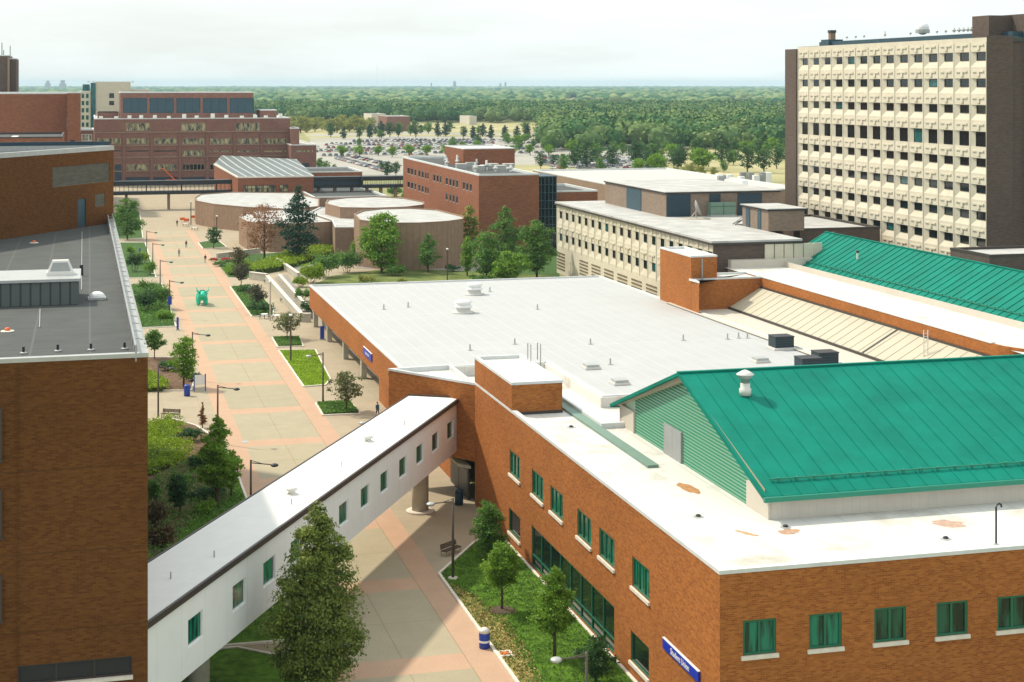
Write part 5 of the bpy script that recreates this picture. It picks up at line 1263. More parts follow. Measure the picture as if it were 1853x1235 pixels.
# shrubs
def shrub(u, v, w, h, leaf, n, size, label, group=None, lobes=12, dv=None):
    x, y = P(u, v); k = dep(x, y)/F; rr = random.Random(u*3+v); rad = w/2*k; ht = h*k
    bl = [(rr.uniform(-.7, .7)*rad, rr.uniform(-.6, .6)*rad, ht*rr.uniform(.3, .6), rad*.42, rad*.42, ht*.42) for _ in range(lobes)]
    r = empty('shrub', (x, y, .02), label, 'shrub', group)
    link('foliage', leaf_mesh('foliage', bl, n, size, M[leaf]), r)
    st = MB()
    for b in bl[:6]: st.tube([(b[0]*.3, b[1]*.3, -.05), (b[0], b[1], b[2])], [.05, .02], 5)
    link('stems', st.mesh('stems', M['bark']), r)
for a in ((285, 962, 60, 60, 'leaf_rust', 2500, .26, 'rust brown shrub in the shade at the left building wall'), (292, 992, 50, 40, 'leaf_rust', 1800, .26, 'low rusty shrub behind the near end of the skybridge'),
          (276, 915, 30, 50, 'leaf_mid', 1200, .26, 'green shrub against the left building corner'), (385, 900, 60, 22, 'leaf_dark', 1500, .22, 'low dark shrub under the tall tree of the left bed'), (365, 850, 50, 30, 'leaf_dark', 1400, .24, 'low blue green shrub in the middle of the left bed'), (345, 800, 50, 26, 'leaf_dark', 1300, .24, 'low dark shrub near the end of the path bench'),
          (355, 905, 40, 18, 'leaf_dark', 900, .24, 'small creeping shrub between the two small trees'), (330, 880, 44, 26, 'leaf_mid', 1800, .24, 'green shrub beside the small dark tree of the left bed'), (372, 930, 46, 26, 'leaf_bright', 1800, .24, 'light green shrub near the skybridge roof edge in the left bed'), (405, 862, 30, 22, 'leaf_bright', 1000, .24, 'light green shrub under the leaning tree at the kerb'), (300, 672, 50, 20, 'leaf_dark', 1100, .26, 'low dark shrub behind the lime hedge mound'), (350, 690, 30, 16, 'leaf_dark', 900, .26, 'low shrub at the foot of the notice board tree'),
          (262, 565, 50, 45, 'leaf_dark', 2200, .32, 'dark shrub mass by the edge of the grey roof'), (285, 560, 52, 48, 'leaf_mid', 2400, .32, 'grassy green shrub mass in the third left bed'), (268, 535, 42, 30, 'leaf_mid', 1500, .32, 'green shrub at the back of the third left bed'), (300, 582, 36, 24, 'leaf_bright', 1500, .3, 'light grassy clump at the near corner of the third left bed'),
          (243, 492, 32, 40, 'leaf_dark', 1300, .34, 'dark green shrub in the fourth left bed'), (258, 478, 34, 26, 'leaf_lime', 1200, .34, 'lime green shrub in the fourth left bed'), (235, 462, 22, 18, 'leaf_bright', 700, .34, 'small bright shrub at the far end of the fourth left bed'), (270, 498, 26, 28, 'leaf_bright', 900, .34, 'bright shrub at the near end of the fourth left bed'),
          (470, 568, 46, 26, 'leaf_dark', 1500, .3, 'dark green ground shrub at the near end of the right strip'), (444, 530, 36, 14, 'leaf_dark', 900, .3, 'dark low shrub at the far end of the right strip'),
          (398, 482, 26, 12, 'leaf_mid', 700, .34, 'green shrub next to the red flowers'),
          (560, 512, 50, 38, 'leaf_lime', 2600, .4, 'bright lime shrub below the grey terrace'), (590, 502, 52, 46, 'leaf_mid', 3000, .4, 'large green shrub in the middle of the terrace slope'), (628, 494, 52, 44, 'leaf_mid', 3000, .4, 'large green shrub next to the round bright tree'), (545, 520, 30, 20, 'leaf_lime', 1200, .4, 'small lime shrub at the end of the ramp'), (650, 470, 40, 40, 'leaf_bright', 2000, .4, 'bright shrub at the foot of the round bright tree'),
          (663, 514, 32, 18, 'leaf_yellow', 1200, .35, 'yellow green bush at the far edge of the big pale roof'), (716, 500, 40, 22, 'leaf_mid', 1500, .35, 'green shrub at the right foot of the round bright tree'), (820, 492, 30, 14, 'leaf_dark', 800, .35, 'low dark shrub at the drum wall near the lamp'), (872, 512, 40, 16, 'leaf_mid', 1200, .35, 'low green shrub in front of the laboratory trees'), (728, 514, 20, 10, 'leaf_yellow', 600, .35, 'tiny yellow green bush just beyond the big pale roof'),
          (560, 575, 30, 40, 'leaf_dark', 1200, .35, 'dark shrub hanging beside the ramp near the hall corner'), (548, 545, 30, 26, 'leaf_mid', 1200, .35, 'green shrub along the inner ramp wall'),
          (770, 366, 40, 22, 'leaf_dark', 1300, .6, 'dark shrub at the foot of the laboratory wall, nearer the walkway'), (800, 378, 30, 20, 'leaf_dark', 1000, .6, 'dark shrub at the foot of the laboratory wall, middle one'), (712, 356, 32, 20, 'leaf_mid', 1200, .6, 'green bush under the dark open walkway'), (738, 362, 24, 14, 'leaf_mid', 800, .6, 'low green bush by the laboratory corner'), (362, 328, 18, 14, 'leaf_bright', 500, .7, 'small bright tree like bush in front of the far brick complex')):
    shrub(*a)
def hedge(pts, h, n, leaf, size, label, name='hedge', cat='hedge'):
    pl = ccw(pts); cx = sum(p[0] for p in pl)/len(pl); cy = sum(p[1] for p in pl)/len(pl)
    r = empty(name, (cx, cy, .05), label, cat); bl = []
    xs = [p[0] for p in pl]; ys = [p[1] for p in pl]; a = abs(area(pl)); rad = max(.5, math.sqrt(a)/7)
    def inside(x, y):
        c = False; j = len(pl)-1
        for i in range(len(pl)):
            if (pl[i][1] > y) != (pl[j][1] > y) and x < (pl[j][0]-pl[i][0])*(y-pl[i][1])/(pl[j][1]-pl[i][1])+pl[i][0]: c = not c
            j = i
        return c
    t = 0
    while len(bl) < 90 and t < 4000:
        t += 1; x, y = random.uniform(min(xs), max(xs)), random.uniform(min(ys), max(ys))
        if inside(x, y): bl.append((x-cx, y-cy, h*random.uniform(.45, .6), rad, rad, h*random.uniform(.4, .6)))
    link('foliage', leaf_mesh('foliage', bl, n, size, M[leaf]), r)
    cm = MB(); cm.prism(inset([(x-cx, y-cy) for x, y in pl], .15), 0, h*.5); link('core', cm.mesh('core', M['hedge_core']), r)
hedge([(2.9, 176)]+pp((308, 762), (322, 792), (337, 822), (318, 842), (280, 862))+[(2.9, 157)], 1.0, 15000, 'leaf_lime', .22, 'broad lime green hedge mass beside the brown building')
hedge(pp((240, 682), (276, 683), (298, 698), (296, 709), (240, 711)), 1.1, 4500, 'leaf_lime', .24, 'small lime green hedge mound next to the cross path')
hedge(pp((452, 488), (500, 474), (560, 458), (600, 450), (602, 462), (560, 474), (500, 492), (455, 500)), 1.9, 8000, 'leaf_lime', .42, 'long yellow green hedge above the grey terrace')
hedge(pp((405, 490), (450, 478), (455, 490), (415, 500)), 1.3, 2200, 'leaf_bright', .4, 'bright green hedge at the promenade end of the terrace')
# red flowers
x, y = P(397, 474); r = empty('flower_bed', (x, y, .05), 'clump of red flowers by the low seat wall', 'flowers')
link('blooms', leaf_mesh('blooms', [(random.uniform(-2, 2), random.uniform(-1, 1), .5, .6, .6, .3) for _ in range(8)], 700, .28, M['flower_red']), r)
link('leaves', leaf_mesh('leaves', [(random.uniform(-2, 2), random.uniform(-1, 1), .3, .7, .7, .3) for _ in range(8)], 500, .28, M['leaf_mid']), r)
# mulch ring and drains on the lawn
x, y = P(908, 1107); tag(MB().lathe((x, y, .06), [(1.0,0),(.85,.09),(.1,.16)], 20).build('mulch_ring', M['bark']), 'dark mulch ring round the young tree on the near lawn', 'mulch')
x, y = P(912, 1186); r = empty('drain_inlet', (x, y, .07), 'square concrete drain inlet with a rusty grate on the near lawn', 'drain'); MB().box(x-.55, x+.55, y-.55, y+.55, .04, .14).build('frame', M['kerb'], r); MB().box(x-.28, x+.28, y-.28, y+.28, .141, .165).build('grate', M['orange'], r)
# lawn tufts: countless
def tufts(name, pts, n, size, leaf, h=.12):
    pl = ccw(pts); xs = [p[0] for p in pl]; ys = [p[1] for p in pl]; V = []
    A_ = np.column_stack([NR.uniform(min(xs), max(xs), n), NR.uniform(min(ys), max(ys), n)]); ins = np.zeros(n, bool); j = len(pl)-1
    for i in range(len(pl)):
        yi, yj, xi, xj = pl[i][1], pl[j][1], pl[i][0], pl[j][0]
        c = ((yi > A_[:, 1]) != (yj > A_[:, 1])) & (A_[:, 0] < (xj-xi)*(A_[:, 1]-yi)/(yj-yi+1e-12)+xi); ins ^= c; j = i
    A_ = A_[ins]; n = len(A_)
    c = np.column_stack([A_, np.full(n, .06+h*.5)+NR.uniform(0, h, n)*.5]); nn = unit_dirs(n); nn[:, 2] = abs(nn[:, 2])*.6+.3; t = np.cross(nn, unit_dirs(n)); t /= np.linalg.norm(t, axis=1, keepdims=True); s = np.cross(nn, t); s /= np.linalg.norm(s, axis=1, keepdims=True)
    sz = size*NR.uniform(.5, 1.2, (n, 1)); V = np.stack([c-t*sz*.5, c+s*sz*.25, c+t*sz*.5, c-s*sz*.25], 1).reshape(-1, 3)
    me = bpy.data.meshes.new(name); me.vertices.add(len(V)); me.vertices.foreach_set('co', V.astype(np.float32).ravel()); me.loops.add(len(V)); me.loops.foreach_set('vertex_index', np.arange(len(V), dtype=np.int32)); me.polygons.add(n); me.polygons.foreach_set('loop_start', np.arange(0, len(V), 4, dtype=np.int32)); me.materials.append(M[leaf]); me.update(calc_edges=True)
    o = link(name, me); tag(o, kind='stuff'); return o
M['leaf_lawn'] = leafmat('lawn_blades', (.03,.08,.01), (.16,.28,.03), .2)
M['leaf_litter'] = leafmat('fallen_leaf', (.22,.13,.04), (.62,.48,.2), .1)
tufts('grass', [P(797, 1042), P(858, 985), (33.3, P(905, 965)[1]), (33.3, 72), (26.5, 72)], 26000, .16, 'leaf_lawn')
tufts('fallen_leaves', [P(812, 1058), P(850, 1072), P(915, 1120), P(955, 1180), P(985, 1240), (28, 72), (26.6, 72)], 5000, .2, 'leaf_litter', .1)
tufts('grass', [(13.6, Y1-6), (13.6, 110), (4.2, 110), (5, 124), P(345, 940), P(410, 900)], 9000, .18, 'leaf_lawn')
tufts('ground_cover', [(3, 150), P(400, 800), (13.7, Y1), (13.7, 130), (6, 126), (3, 130)], 14000, .3, 'leaf_mid', .45)
tufts('grass', pp((505, 636), (569, 635), (596, 687), (588, 697), (550, 700)), 9000, .2, 'leaf_lime')
for pts in (pp((573, 732), (632, 729), (649, 749), (585, 752)), pp((494, 613), (540, 612), (546, 627), (503, 628)), pp((418, 521), (452, 517), (492, 560), (492, 571), (456, 573))):
    tufts('ground_cover', pts, 4000, .3, 'leaf_mid', .3)
for pts in (pp((200, 520), (291, 517), (316, 590), (210, 595)),): tufts('ground_cover', pts, 9000, .35, 'leaf_mid', .5)
# ================================================================== street furniture
def lamp_at(x, y, h, side, label, group=None, arm=2.0, banner=False, base=True):
    r = empty('street_lamp', (x, y, 0), label, 'street lamp', group)
    MB().tube([(x, y, 0), (x, y, h)], [.11, .085], 10).build('pole', M['pole'], r, True)
    a = arm*side; aa = (a*CT, -a*ST)
    MB().tube([(x, y, h-.25), (x+aa[0], y+aa[1], h-.42)], .045, 6).tube([(x, y, h-.05), (x+aa[0]*.6, y+aa[1]*.6, h-.38)], .03, 6).build('arm', M['pole'], r)
    MB().ball((x+aa[0], y+aa[1], h-.45), .3, 0, 14, 8, (1.15, 1.15, .5)).build('head', M['metal_grey'] if side < 0 else M['black'], r, True)
    if base: MB().lathe((x, y, 0), [(.38,0),(.36,.14),(.15,.16)], 14).build('base', M['kerb'], r)
    return r
HL = 6.2
for u, v, lab in ((453.5, 832.6, 'bronze street lamp nearest the skybridge on the left kerb of the promenade'), (393.5, 697, 'bronze street lamp behind the tall tree of the left bed'),
               (347.7, 601, 'bronze street lamp beside the blue and white notice board'), (306.3, 507, 'bronze street lamp carrying a small blue banner'), (289.4, 470.4, 'bronze street lamp level with the third left bed'), (276, 439.8, 'second to last bronze street lamp of the left promenade row'), (264.8, 417.8, 'farthest bronze street lamp of the left promenade row')):
    x, y = P(u, v, HL); lamp_at(x, y, HL, 1, lab, 'street lamps of the promenade')
x, y = P(306.3, 507, HL); r = empty('banner', (x, y, 3), 'small blue banner hung on a lamp post', 'banner'); MB().box(x-.35, x+.35, y-.16, y-.12, 2.2, 3.5).build('cloth', M['blue'], r)
for u, v, s, lab in ((819, 902, -1, 'bronze street lamp rising in front of the bench beneath the skybridge'), (1061, 1180, -1, 'bronze street lamp at the bottom edge beside the brick wall'), (584, 638, -1, 'bronze street lamp between the lime lawn and the colonnade'), (688, 757.5, -1, 'street lamp mostly hidden by the skybridge roof near the walking person'), (285.8, 660, 1, 'thin street lamp in front of the cross path next to the brown building')):
    x, y = P(u, v, HL); lamp_at(x, y, HL, s, lab, 'street lamps of the promenade', arm=1.5 if u < 300 else 1.7)
for u, v, lab in ((525.6, 572, 'dark lamp post in front of the dry tree planter'), (488.5, 511, 'tall pale post at the head of the ramp'), (391.8, 392, 'lamp post close to the corner of the farthest lecture room'), (345, 366, 'far lamp post at the left end of the longest lecture room'), (809, 452, 'thin lamp post in front of the tan drum wall')):
    x, y = P(u, v, HL); r = empty('lamp_post', (x, y, 0), lab, 'lamp post'); MB().tube([(x, y, 0), (x, y, HL)], .12, 8).build('pole', M['pole' if u != 488.5 else 'concrete'], r); MB().ball((x, y, HL+.1), .26, sq=(1, 1, .7)).build('head', M['white'], r, True)
def bin_(u, v, m, label, band=False, s=1.0):
    x, y = P(u, v); r = empty('litter_bin', (x, y, 0), label, 'litter bin')
    MB().lathe((x, y, 0), [(.3*s,0),(.34*s,.05),(.36*s,.95*s),(.34*s,1.0*s)], 16).build('body', M[m], r, True)
    MB().lathe((x, y, 1.0*s), [(.36*s,0),(.34*s,.18),(.2*s,.3),(.05,.33)], 16).build('lid', M['metal_light'] if band else M[m], r, True)
    if band: MB().lathe((x, y, .42), [(.37,0),(.37,.14)], 16).build('band', M['white'], r)
bin_(876, 1173, 'blue', 'blue litter bin with a white band at the lawn kerb of the promenade', True, 1.05)
bin_(338, 717, 'blue', 'blue litter bin beside the notice board', False, 1.1)
bin_(830, 914, 'navy', 'dark domed litter bin outside the entrance under the skybridge', False, 1.15)
def bench(u, v, ang, label, L=2.0):
    x, y = P(u, v); r = empty('bench', (x, y, 0), label, 'bench', rz=ang)
    s = MB(); 
    for k in range(4): s.box(-L/2, L/2, -.28+k*.14, -.17+k*.14, .42, .47)
    link('seat', s.mesh('seat', M['wood']), r); b = MB()
    for k in range(3): b.box(-L/2, L/2, .27+k*.02, .31+k*.02, .55+k*.13, .65+k*.13)
    link('backrest', b.mesh('backrest', M['wood']), r)
    for sx_ in (-1, 1):
        l = MB(); l.box(sx_*(L/2-.15)-.04, sx_*(L/2-.15)+.04, -.28, .3, .36, .419).box(sx_*(L/2-.15)-.04, sx_*(L/2-.15)+.04, -.28, -.2, 0, .36).box(sx_*(L/2-.15)-.04, sx_*(L/2-.15)+.04, .31, .37, 0, .98); link('leg', l.mesh('leg', M['concrete']), r)
bench(816, 1003, R(38), 'dark wooden bench at the lawn kerb under the shadow of the skybridge')
bench(308, 756, R(-28), 'dark wooden bench at the end of the cross path by the left bed', 2.2)
x, y = P(361, 708); r = empty('notice_board', (x, y, 0), 'white notice board between blue posts next to the promenade', 'notice board')
MB().box(x-.75, x-.62, y-.06, y+.06, 0, 2.1).build('post', M['blue'], r); MB().box(x+.62, x+.75, y-.06, y+.06, 0, 2.1).build('post', M['blue'], r); MB().box(x-.62, x+.62, y-.03, y+.03, .8, 2.0).build('panel', M['white'], r)
for u, v, w, lab in ((252.5, 466, .16, 'blue emergency post at the far left of the promenade'), (321, 598, .16, 'tall blue grey kiosk post at the corner of the third left bed'), (582.5, 615, .3, 'blue and white notice stand beneath the colonnade')):
    x, y = P(u, v); r = empty('post_sign', (x, y, 0), lab, 'sign post'); MB().box(x-w, x+w, y-.12, y+.12, .15, 2.0).build('panel', M['blue'], r); MB().box(x-w-.1, x+w+.1, y-.2, y+.2, 0, .15).build('base', M['concrete'], r)
x, y = P(443, 800); tag(MB().lathe((x, y, .0085), [(.45,0),(.45,.012),(.3,.014)], 18).build('manhole_cover', M['metal_grey']), 'round grey manhole cover in the pink paving band', 'manhole cover')
def table(u, v, label):
    x, y = P(u, v); r = empty('picnic_table', (x, y, 0), label, 'table'); MB().lathe((x, y, .72), [(.6,0),(.6,.05)], 16).build('top', M['white'], r); MB().tube([(x, y, 0), (x, y, .72)], .06, 8).build('leg', M['black'], r)
    for k in range(4): a = k*1.57+.6; MB().lathe((x+math.cos(a), y+math.sin(a), .42), [(.2,0),(.2,.05)], 10).tube([(x+math.cos(a), y+math.sin(a), 0), (x+math.cos(a), y+math.sin(a), .42)], .03, 5).build('seat', M['black'], r)
for u, v, l in ((478, 577, 'round white table with black seats at the end of the right planting strip'), (501, 579, 'second round table right of the strip, beside the tall pale post'), (485, 512, 'table on the paving at the head of the ramp'), (515, 546, 'dark table on the sloping paving next to the ramp wall'), (336, 410, 'table near the orange barrier by the farthest lecture room'), (352, 417, 'table at the foot of the farthest lecture room wall')): table(u, v, l)
for i, (u, v) in enumerate(((330, 402), (337, 404), (349, 398))):
    x, y = P(u, v); r = empty('barrier', (x, y, 0), 'orange barrier near the farthest lecture room', 'barrier', 'orange barriers by the farthest lecture room'); MB().box(x-.7, x+.7, y-.2, y+.2, .5, 1.2).build('board', M['orange'], r)
    for s in (-.6, .6): MB().box(x+s-.05, x+s+.05, y-.25, y+.25, 0, .499).build('leg', M['white'], r)
# orange boom lift in front of the far complex
x, y = P(310, 336); r = empty('boom_lift', (x, y, 0), 'orange boom lift parked in front of the far red brick complex', 'lift')
MB().box(x-2, x+2, y-1.2, y+1.2, .9, 2.2).build('chassis', M['orange'], r); MB().tube([(x+1, y, 2.2), (x-3, y, 6.2)], .25, 8).tube([(x-3, y, 6.2), (x-4.2, y, 6.4)], .2, 8).build('boom', M['orange'], r)
for a, b in ((-1.4, -1.1), (1.4, -1.1), (-1.4, 1.1), (1.4, 1.1)): MB().tube([(x+a, y+b-.2, .5), (x+a, y+b+.2, .5)], .5, 10).build('wheel', M['black'], r)
# teal horned sculpture
x, y = P(365, 552); k = dep(x, y)/F; r = empty('horned_sculpture', (x, y, 0), 'bright teal horned animal sculpture standing in the middle of the promenade', 'sculpture')
def skinned(name, V, E, Rad, m, parent, lv=2, root=0):
    me = bpy.data.meshes.new(name); me.from_pydata(V, E, []); o = bpy.data.objects.new(name, me); COL.objects.link(o)
    o.modifiers.new('s', 'SKIN'); sk = me.skin_vertices[0].data
    for i, q in enumerate(Rad): sk[i].radius = (q, q) if not hasattr(q, '__len__') else q
    for i in range(len(V)): sk[i].use_root = (i == root)
    sb = o.modifiers.new('d', 'SUBSURF'); sb.levels = lv; sb.render_levels = lv
    bpy.context.view_layer.update(); me2 = bpy.data.meshes.new_from_object(o.evaluated_get(bpy.context.evaluated_depsgraph_get())); bpy.data.objects.remove(o)
    me2.materials.clear()
    for q in (m if isinstance(m, list) else [m]): me2.materials.append(q)
    for p in me2.polygons: p.use_smooth = True
    me2.name = name; return me2
V = [(0,0,1.35),(0,1.1,1.4),(0,2.0,1.2),(0,-.75,1.6),(0,-1.35,1.75),(0,-1.85,1.4),(-.5,-.5,.8),(-.55,-.55,0),(.5,-.5,.8),(.55,-.55,0),(-.5,1.6,.8),(-.5,1.7,0),(.5,1.6,.8),(.5,1.7,0),(0,2.5,.7)]
E = [(0,1),(1,2),(0,3),(3,4),(4,5),(3,6),(6,7),(3,8),(8,9),(2,10),(10,11),(2,12),(12,13),(2,14)]
bd = skinned('body', V, E, [.72,.68,.5,.7,.5,.3,.3,.24,.3,.24,.28,.22,.28,.22,.08], M['teal_resin'], r)
ob = link('body', bd, r); ob.scale = (1.25, 1.25, 1.2)
for s in (-1, 1):
    hn = MB().tube([(s*.3, -1.6, 2.35), (s*.9, -1.65, 2.6), (s*1.05, -1.6, 3.3)], [.2, .15, .04], 8).mesh('horn', M['teal_resin'], smooth=True); link('horn', hn, r)
    er = MB().tube([(s*.4, -1.5, 2.2), (s*.95, -1.45, 2.1)], [.16, .05], 7).mesh('ear', M['teal_resin'], smooth=True); link('ear', er, r)
# people
M['skin'] = mat('skin', (.45,.26,.18), .6)
M['cloth_dark'] = mat('dark_cloth', (.03,.035,.05), .9); M['cloth_blue'] = mat('blue_cloth', (.04,.13,.22), .9); M['cloth_grey'] = mat('grey_cloth', (.25,.25,.26), .9); M['cloth_white'] = mat('white_cloth', (.6,.6,.6), .9); M['hair'] = mat('dark_hair', (.02,.015,.01), .8)
def person(u, v, ang, stride, top, bottom, label):
    x, y = P(u, v); r = empty('person', (x, y, .01), label, 'person', rz=ang); s = stride
    V = [(0,0,.95),(0,0,1.18),(0,0,1.40),(0,0,1.50),(0,-.02,1.62),(0,-.02,1.70),
         (.09,0,.9),(.10,-s*.5,.5),(.10,-s*.55-.0,.09),(.10,-s*.55-.15,.04),(-.09,0,.9),(-.10,s*.35,.5),(-.10,s*.8,.12),(-.10,s*.8-.12,.04),
         (.18,0,1.40),(.23,s*.3,1.13),(.23,s*.1,.88),(.23,s*.02,.80),(-.18,0,1.40),(-.23,-s*.2,1.13),(-.23,-s*.55,.9),(-.23,-s*.65,.82)]
    E = [(0,1),(1,2),(2,3),(3,4),(4,5),(0,6),(6,7),(7,8),(8,9),(0,10),(10,11),(11,12),(12,13),(2,14),(14,15),(15,16),(16,17),(2,18),(18,19),(19,20),(20,21)]
    Rd = [(.15,.11),(.13,.10),(.15,.10),.055,.095,.075,.085,.06,.042,.04,.085,.06,.042,.04,.06,.045,.033,.032,.06,.045,.033,.032]
    me = skinned('body', V, E, Rd, [M['skin'], M[top], M[bottom], M['black']], r, 2)
    for p in me.polygons:
        z = sum(me.vertices[i].co.z for i in p.vertices)/len(p.vertices); xx = sum(me.vertices[i].co.x for i in p.vertices)/len(p.vertices)
        p.material_index = 3 if z < .1 else (2 if z < .97 and abs(xx) < .19 else (1 if .97 <= z < 1.47 or (z > 1.05 and abs(xx) > .19) else 0))
    link('body', me, r)
    link('hair', MB().ball((0, .02, 1.70), .1, 0, 10, 6, (1, 1.05, .8)).mesh('hair', M['hair'], smooth=True), r)
person(682.5, 756, R(20), .25, 'cloth_blue', 'cloth_dark', 'person in a blue top walking beside the colonnade near the skybridge')
person(323.5, 465, R(170), .3, 'cloth_grey', 'cloth_dark', 'person in grey walking on the left half of the promenade')
person(336.5, 449, R(10), .28, 'cloth_dark', 'cloth_dark', 'person in dark clothes walking ahead of the one in grey')
person(371, 476, R(180), .3, 'cloth_dark', 'cloth_grey', 'person with a dark top walking along the right band of the promenade')
person(320, 410, R(5), .3, 'cloth_dark', 'cloth_dark', 'small dark figure farthest up the promenade')
person(378, 466, R(95), .05, 'cloth_white', 'cloth_dark', 'person in white standing near the triangular planter') if False else None

# ================================================================== cars
def car_mesh(name, col):
    L, W_, mb = 4.5, 1.78, MB(); h0, h1, h2 = .28, .92, 1.43
    prof = [(-2.25,.35),(-2.22,.75),(-1.2,.92),(1.35,.95),(2.15,.88),(2.25,.5),(2.2,.3),(-2.2,.28)]
    for s in (-1, 1): mb.face([(x, s*W_/2, z) for x, z in prof][::s], 0)
    n = len(prof)
    for i in range(n):
        a, b = prof[i], prof[(i+1) % n]; mb.face([(a[0], -W_/2, a[1]), (a[0], W_/2, a[1]), (b[0], W_/2, b[1]), (b[0], -W_/2, b[1])], 0)
    cab = [(-1.25,.9),(-.55,1.40),(.85,1.43),(1.65,.93)]; wi = W_/2-.06; wt = W_/2-.22
    c = [[(cab[0][0], s*wi, cab[0][1]), (cab[1][0], s*wt, cab[1][1]), (cab[2][0], s*wt, cab[2][1]), (cab[3][0], s*wi, cab[3][1])] for s in (-1, 1)]
    mb.face(c[0][::-1], 1); mb.face(c[1], 1)
    mb.face([c[0][0], c[0][1], c[1][1], c[1][0]], 1); mb.face([c[0][1], c[0][2], c[1][2], c[1][1]], 0); mb.face([c[0][2], c[0][3], c[1][3], c[1][2]], 1)
    for x in (-1.4, 1.4):
        for s in (-1, 1): mb.tube([(x, s*(W_/2-.2), .32), (x, s*(W_/2+.02), .32)], .32, 10, 2)
    return mb.mesh('car', [mat(name+'_paint', col, .25, .6, .1), M['glass_dark'], M['black']])
CARS = [(n, car_mesh(n, c)) for n, c in (('white', (.7,.7,.7)), ('silver', (.42,.43,.44)), ('black', (.02,.02,.022)), ('grey', (.14,.15,.16)), ('dark_blue', (.02,.05,.14)), ('red', (.35,.02,.02)), ('tan', (.35,.3,.22)), ('white', (.75,.75,.73)))]
cc = 0; rr = random.Random(21)
def parkrow(v, u0, u1, gap=.88, step=2.75, lab=''):
    gap = min(.97, gap+.12)
    global cc
    x0, y0 = P(u0, v); x1_, y1_ = P(u1, v); n = int(math.hypot(x1_-x0, y1_-y0)/step)
    for i in range(n):
        if rr.random() > gap or cc >= 296: continue
        t = i/n; x, y = x0+(x1_-x0)*t, y0+(y1_-y0)*t; nm, me = CARS[rr.randrange(len(CARS))]
        o = link('parked_car', me, None, (x, y+rr.uniform(-.2, .2), .05), R(90)*(1 if rr.random() < .5 else -1)+rr.uniform(-.03, .03))
        tag(o, 'parked %s car in the far car park beyond the lecture rooms' % nm.replace('_', ' '), 'car', 'cars in the far car park, %s' % nm.replace('_', ' ')); cc += 1
def parkdiag(a, b, gap=.92):
    global cc
    x0, y0 = P(*a); x1_, y1_ = P(*b); L = math.hypot(x1_-x0, y1_-y0); n = int(L/2.8); an = math.atan2(y1_-y0, x1_-x0)
    for i in range(n):
        if rr.random() > gap: continue
        t = i/n; nm, me = CARS[rr.randrange(len(CARS))]
        o = link('parked_car', me, None, (x0+(x1_-x0)*t, y0+(y1_-y0)*t, .06), an+R(90)+rr.uniform(-.03, .03))
        tag(o, 'parked %s car in the long slanting row behind the brick link' % nm.replace('_', ' '), 'car', 'cars in the slanting row, %s' % nm.replace('_', ' ')); cc += 1
parkdiag((612, 288), (706, 313)); parkdiag((640, 286), (722, 304), .6)
parkrow(280, 632, 690, .9); parkrow(281, 695, 780, .7); parkrow(276, 572, 605, .9)
parkrow(269, 575, 640, .85); parkrow(266, 700, 850, .8); parkrow(262, 600, 700, .9); parkrow(258, 640, 860, .75); parkrow(255, 700, 900, .8)
parkrow(299, 985, 1075, .9); parkrow(304, 1010, 1195, .75); parkrow(285, 985, 1040, .8); parkrow(293, 985, 1130, .8)
parkrow(324, 1138, 1184, .9); parkrow(272.5, 610, 700, .9); parkrow(297, 1080, 1190, .6)
for s_, (u, v) in enumerate(((1018, 508), (1032, 517))): pass
# the remaining parked cars, past three hundred: one object
VV = []; FF = []; MI = []; nb = 0; pal = [0, 1, 2, 3, 4, 5, 6, 7]
mats_ = []
for _, me in CARS: mats_ += [me.materials[0]]
mats_ += [M['glass_dark'], M['black']]
def addcar(x, y, rz):
    global nb
    k = rr.randrange(len(CARS)); me = CARS[k][1]; c, s = math.cos(rz), math.sin(rz)
    for v in me.vertices: VV.append((x+v.co.x*c-v.co.y*s, y+v.co.x*s+v.co.y*c, .05+v.co.z))
    for p in me.polygons: FF.append([nb+i for i in p.vertices]); MI.append(k if p.material_index == 0 else len(CARS)+p.material_index-1)
    nb += len(me.vertices)
for v, u0, u1, g in ((256.5, 640, 960, .9), (260, 720, 980, .9), (264, 590, 900, .9), (268, 860, 990, .9), (270.8, 640, 990, .85), (274.5, 580, 700, .9), (278, 700, 990, .7), (283, 575, 640, .8), (288, 985, 1130, .9), (290.5, 1000, 1180, .85), (296, 985, 1150, .9), (301.5, 985, 1200, .9), (306, 1000, 1180, .7)):
    x0, y0 = P(u0, v); x1_, y1_ = P(u1, v); n = int((x1_-x0)/2.75)
    for i in range(n):
        if rr.random() < g: addcar(x0+(x1_-x0)*i/n, y0+(y1_-y0)*i/n+rr.uniform(-.3, .3), R(90)*(1 if rr.random() < .5 else -1))
me = bpy.data.meshes.new('parked_cars'); me.from_pydata(VV, [], FF); [me.materials.append(q) for q in mats_]; me.polygons.foreach_set('material_index', MI); me.update()
tag(link('parked_cars', me), kind='stuff')
# yellow excavator far right
x, y = P(1187, 293); r = empty('excavator', (x, y, 0), 'small yellow excavator among the trees beyond the laboratory', 'excavator')
MB().box(x-2.4, x+2.4, y-1.4, y+1.4, 1.0, 2.6).box(x-2.2, x-.4, y-1.2, y+.4, 2.6, 3.9).build('body', M['yellow'], r); MB().tube([(x+1.5, y, 2.2), (x+4, y, 5.4), (x+6.5, y, 3.2)], [.4, .35, .25], 6).build('arm', M['yellow'], r); MB().box(x-2.6, x+2.6, y-1.7, y-.9, 0, .99).box(x-2.6, x+2.6, y+.9, y+1.7, 0, .98).build('track', M['black'], r)

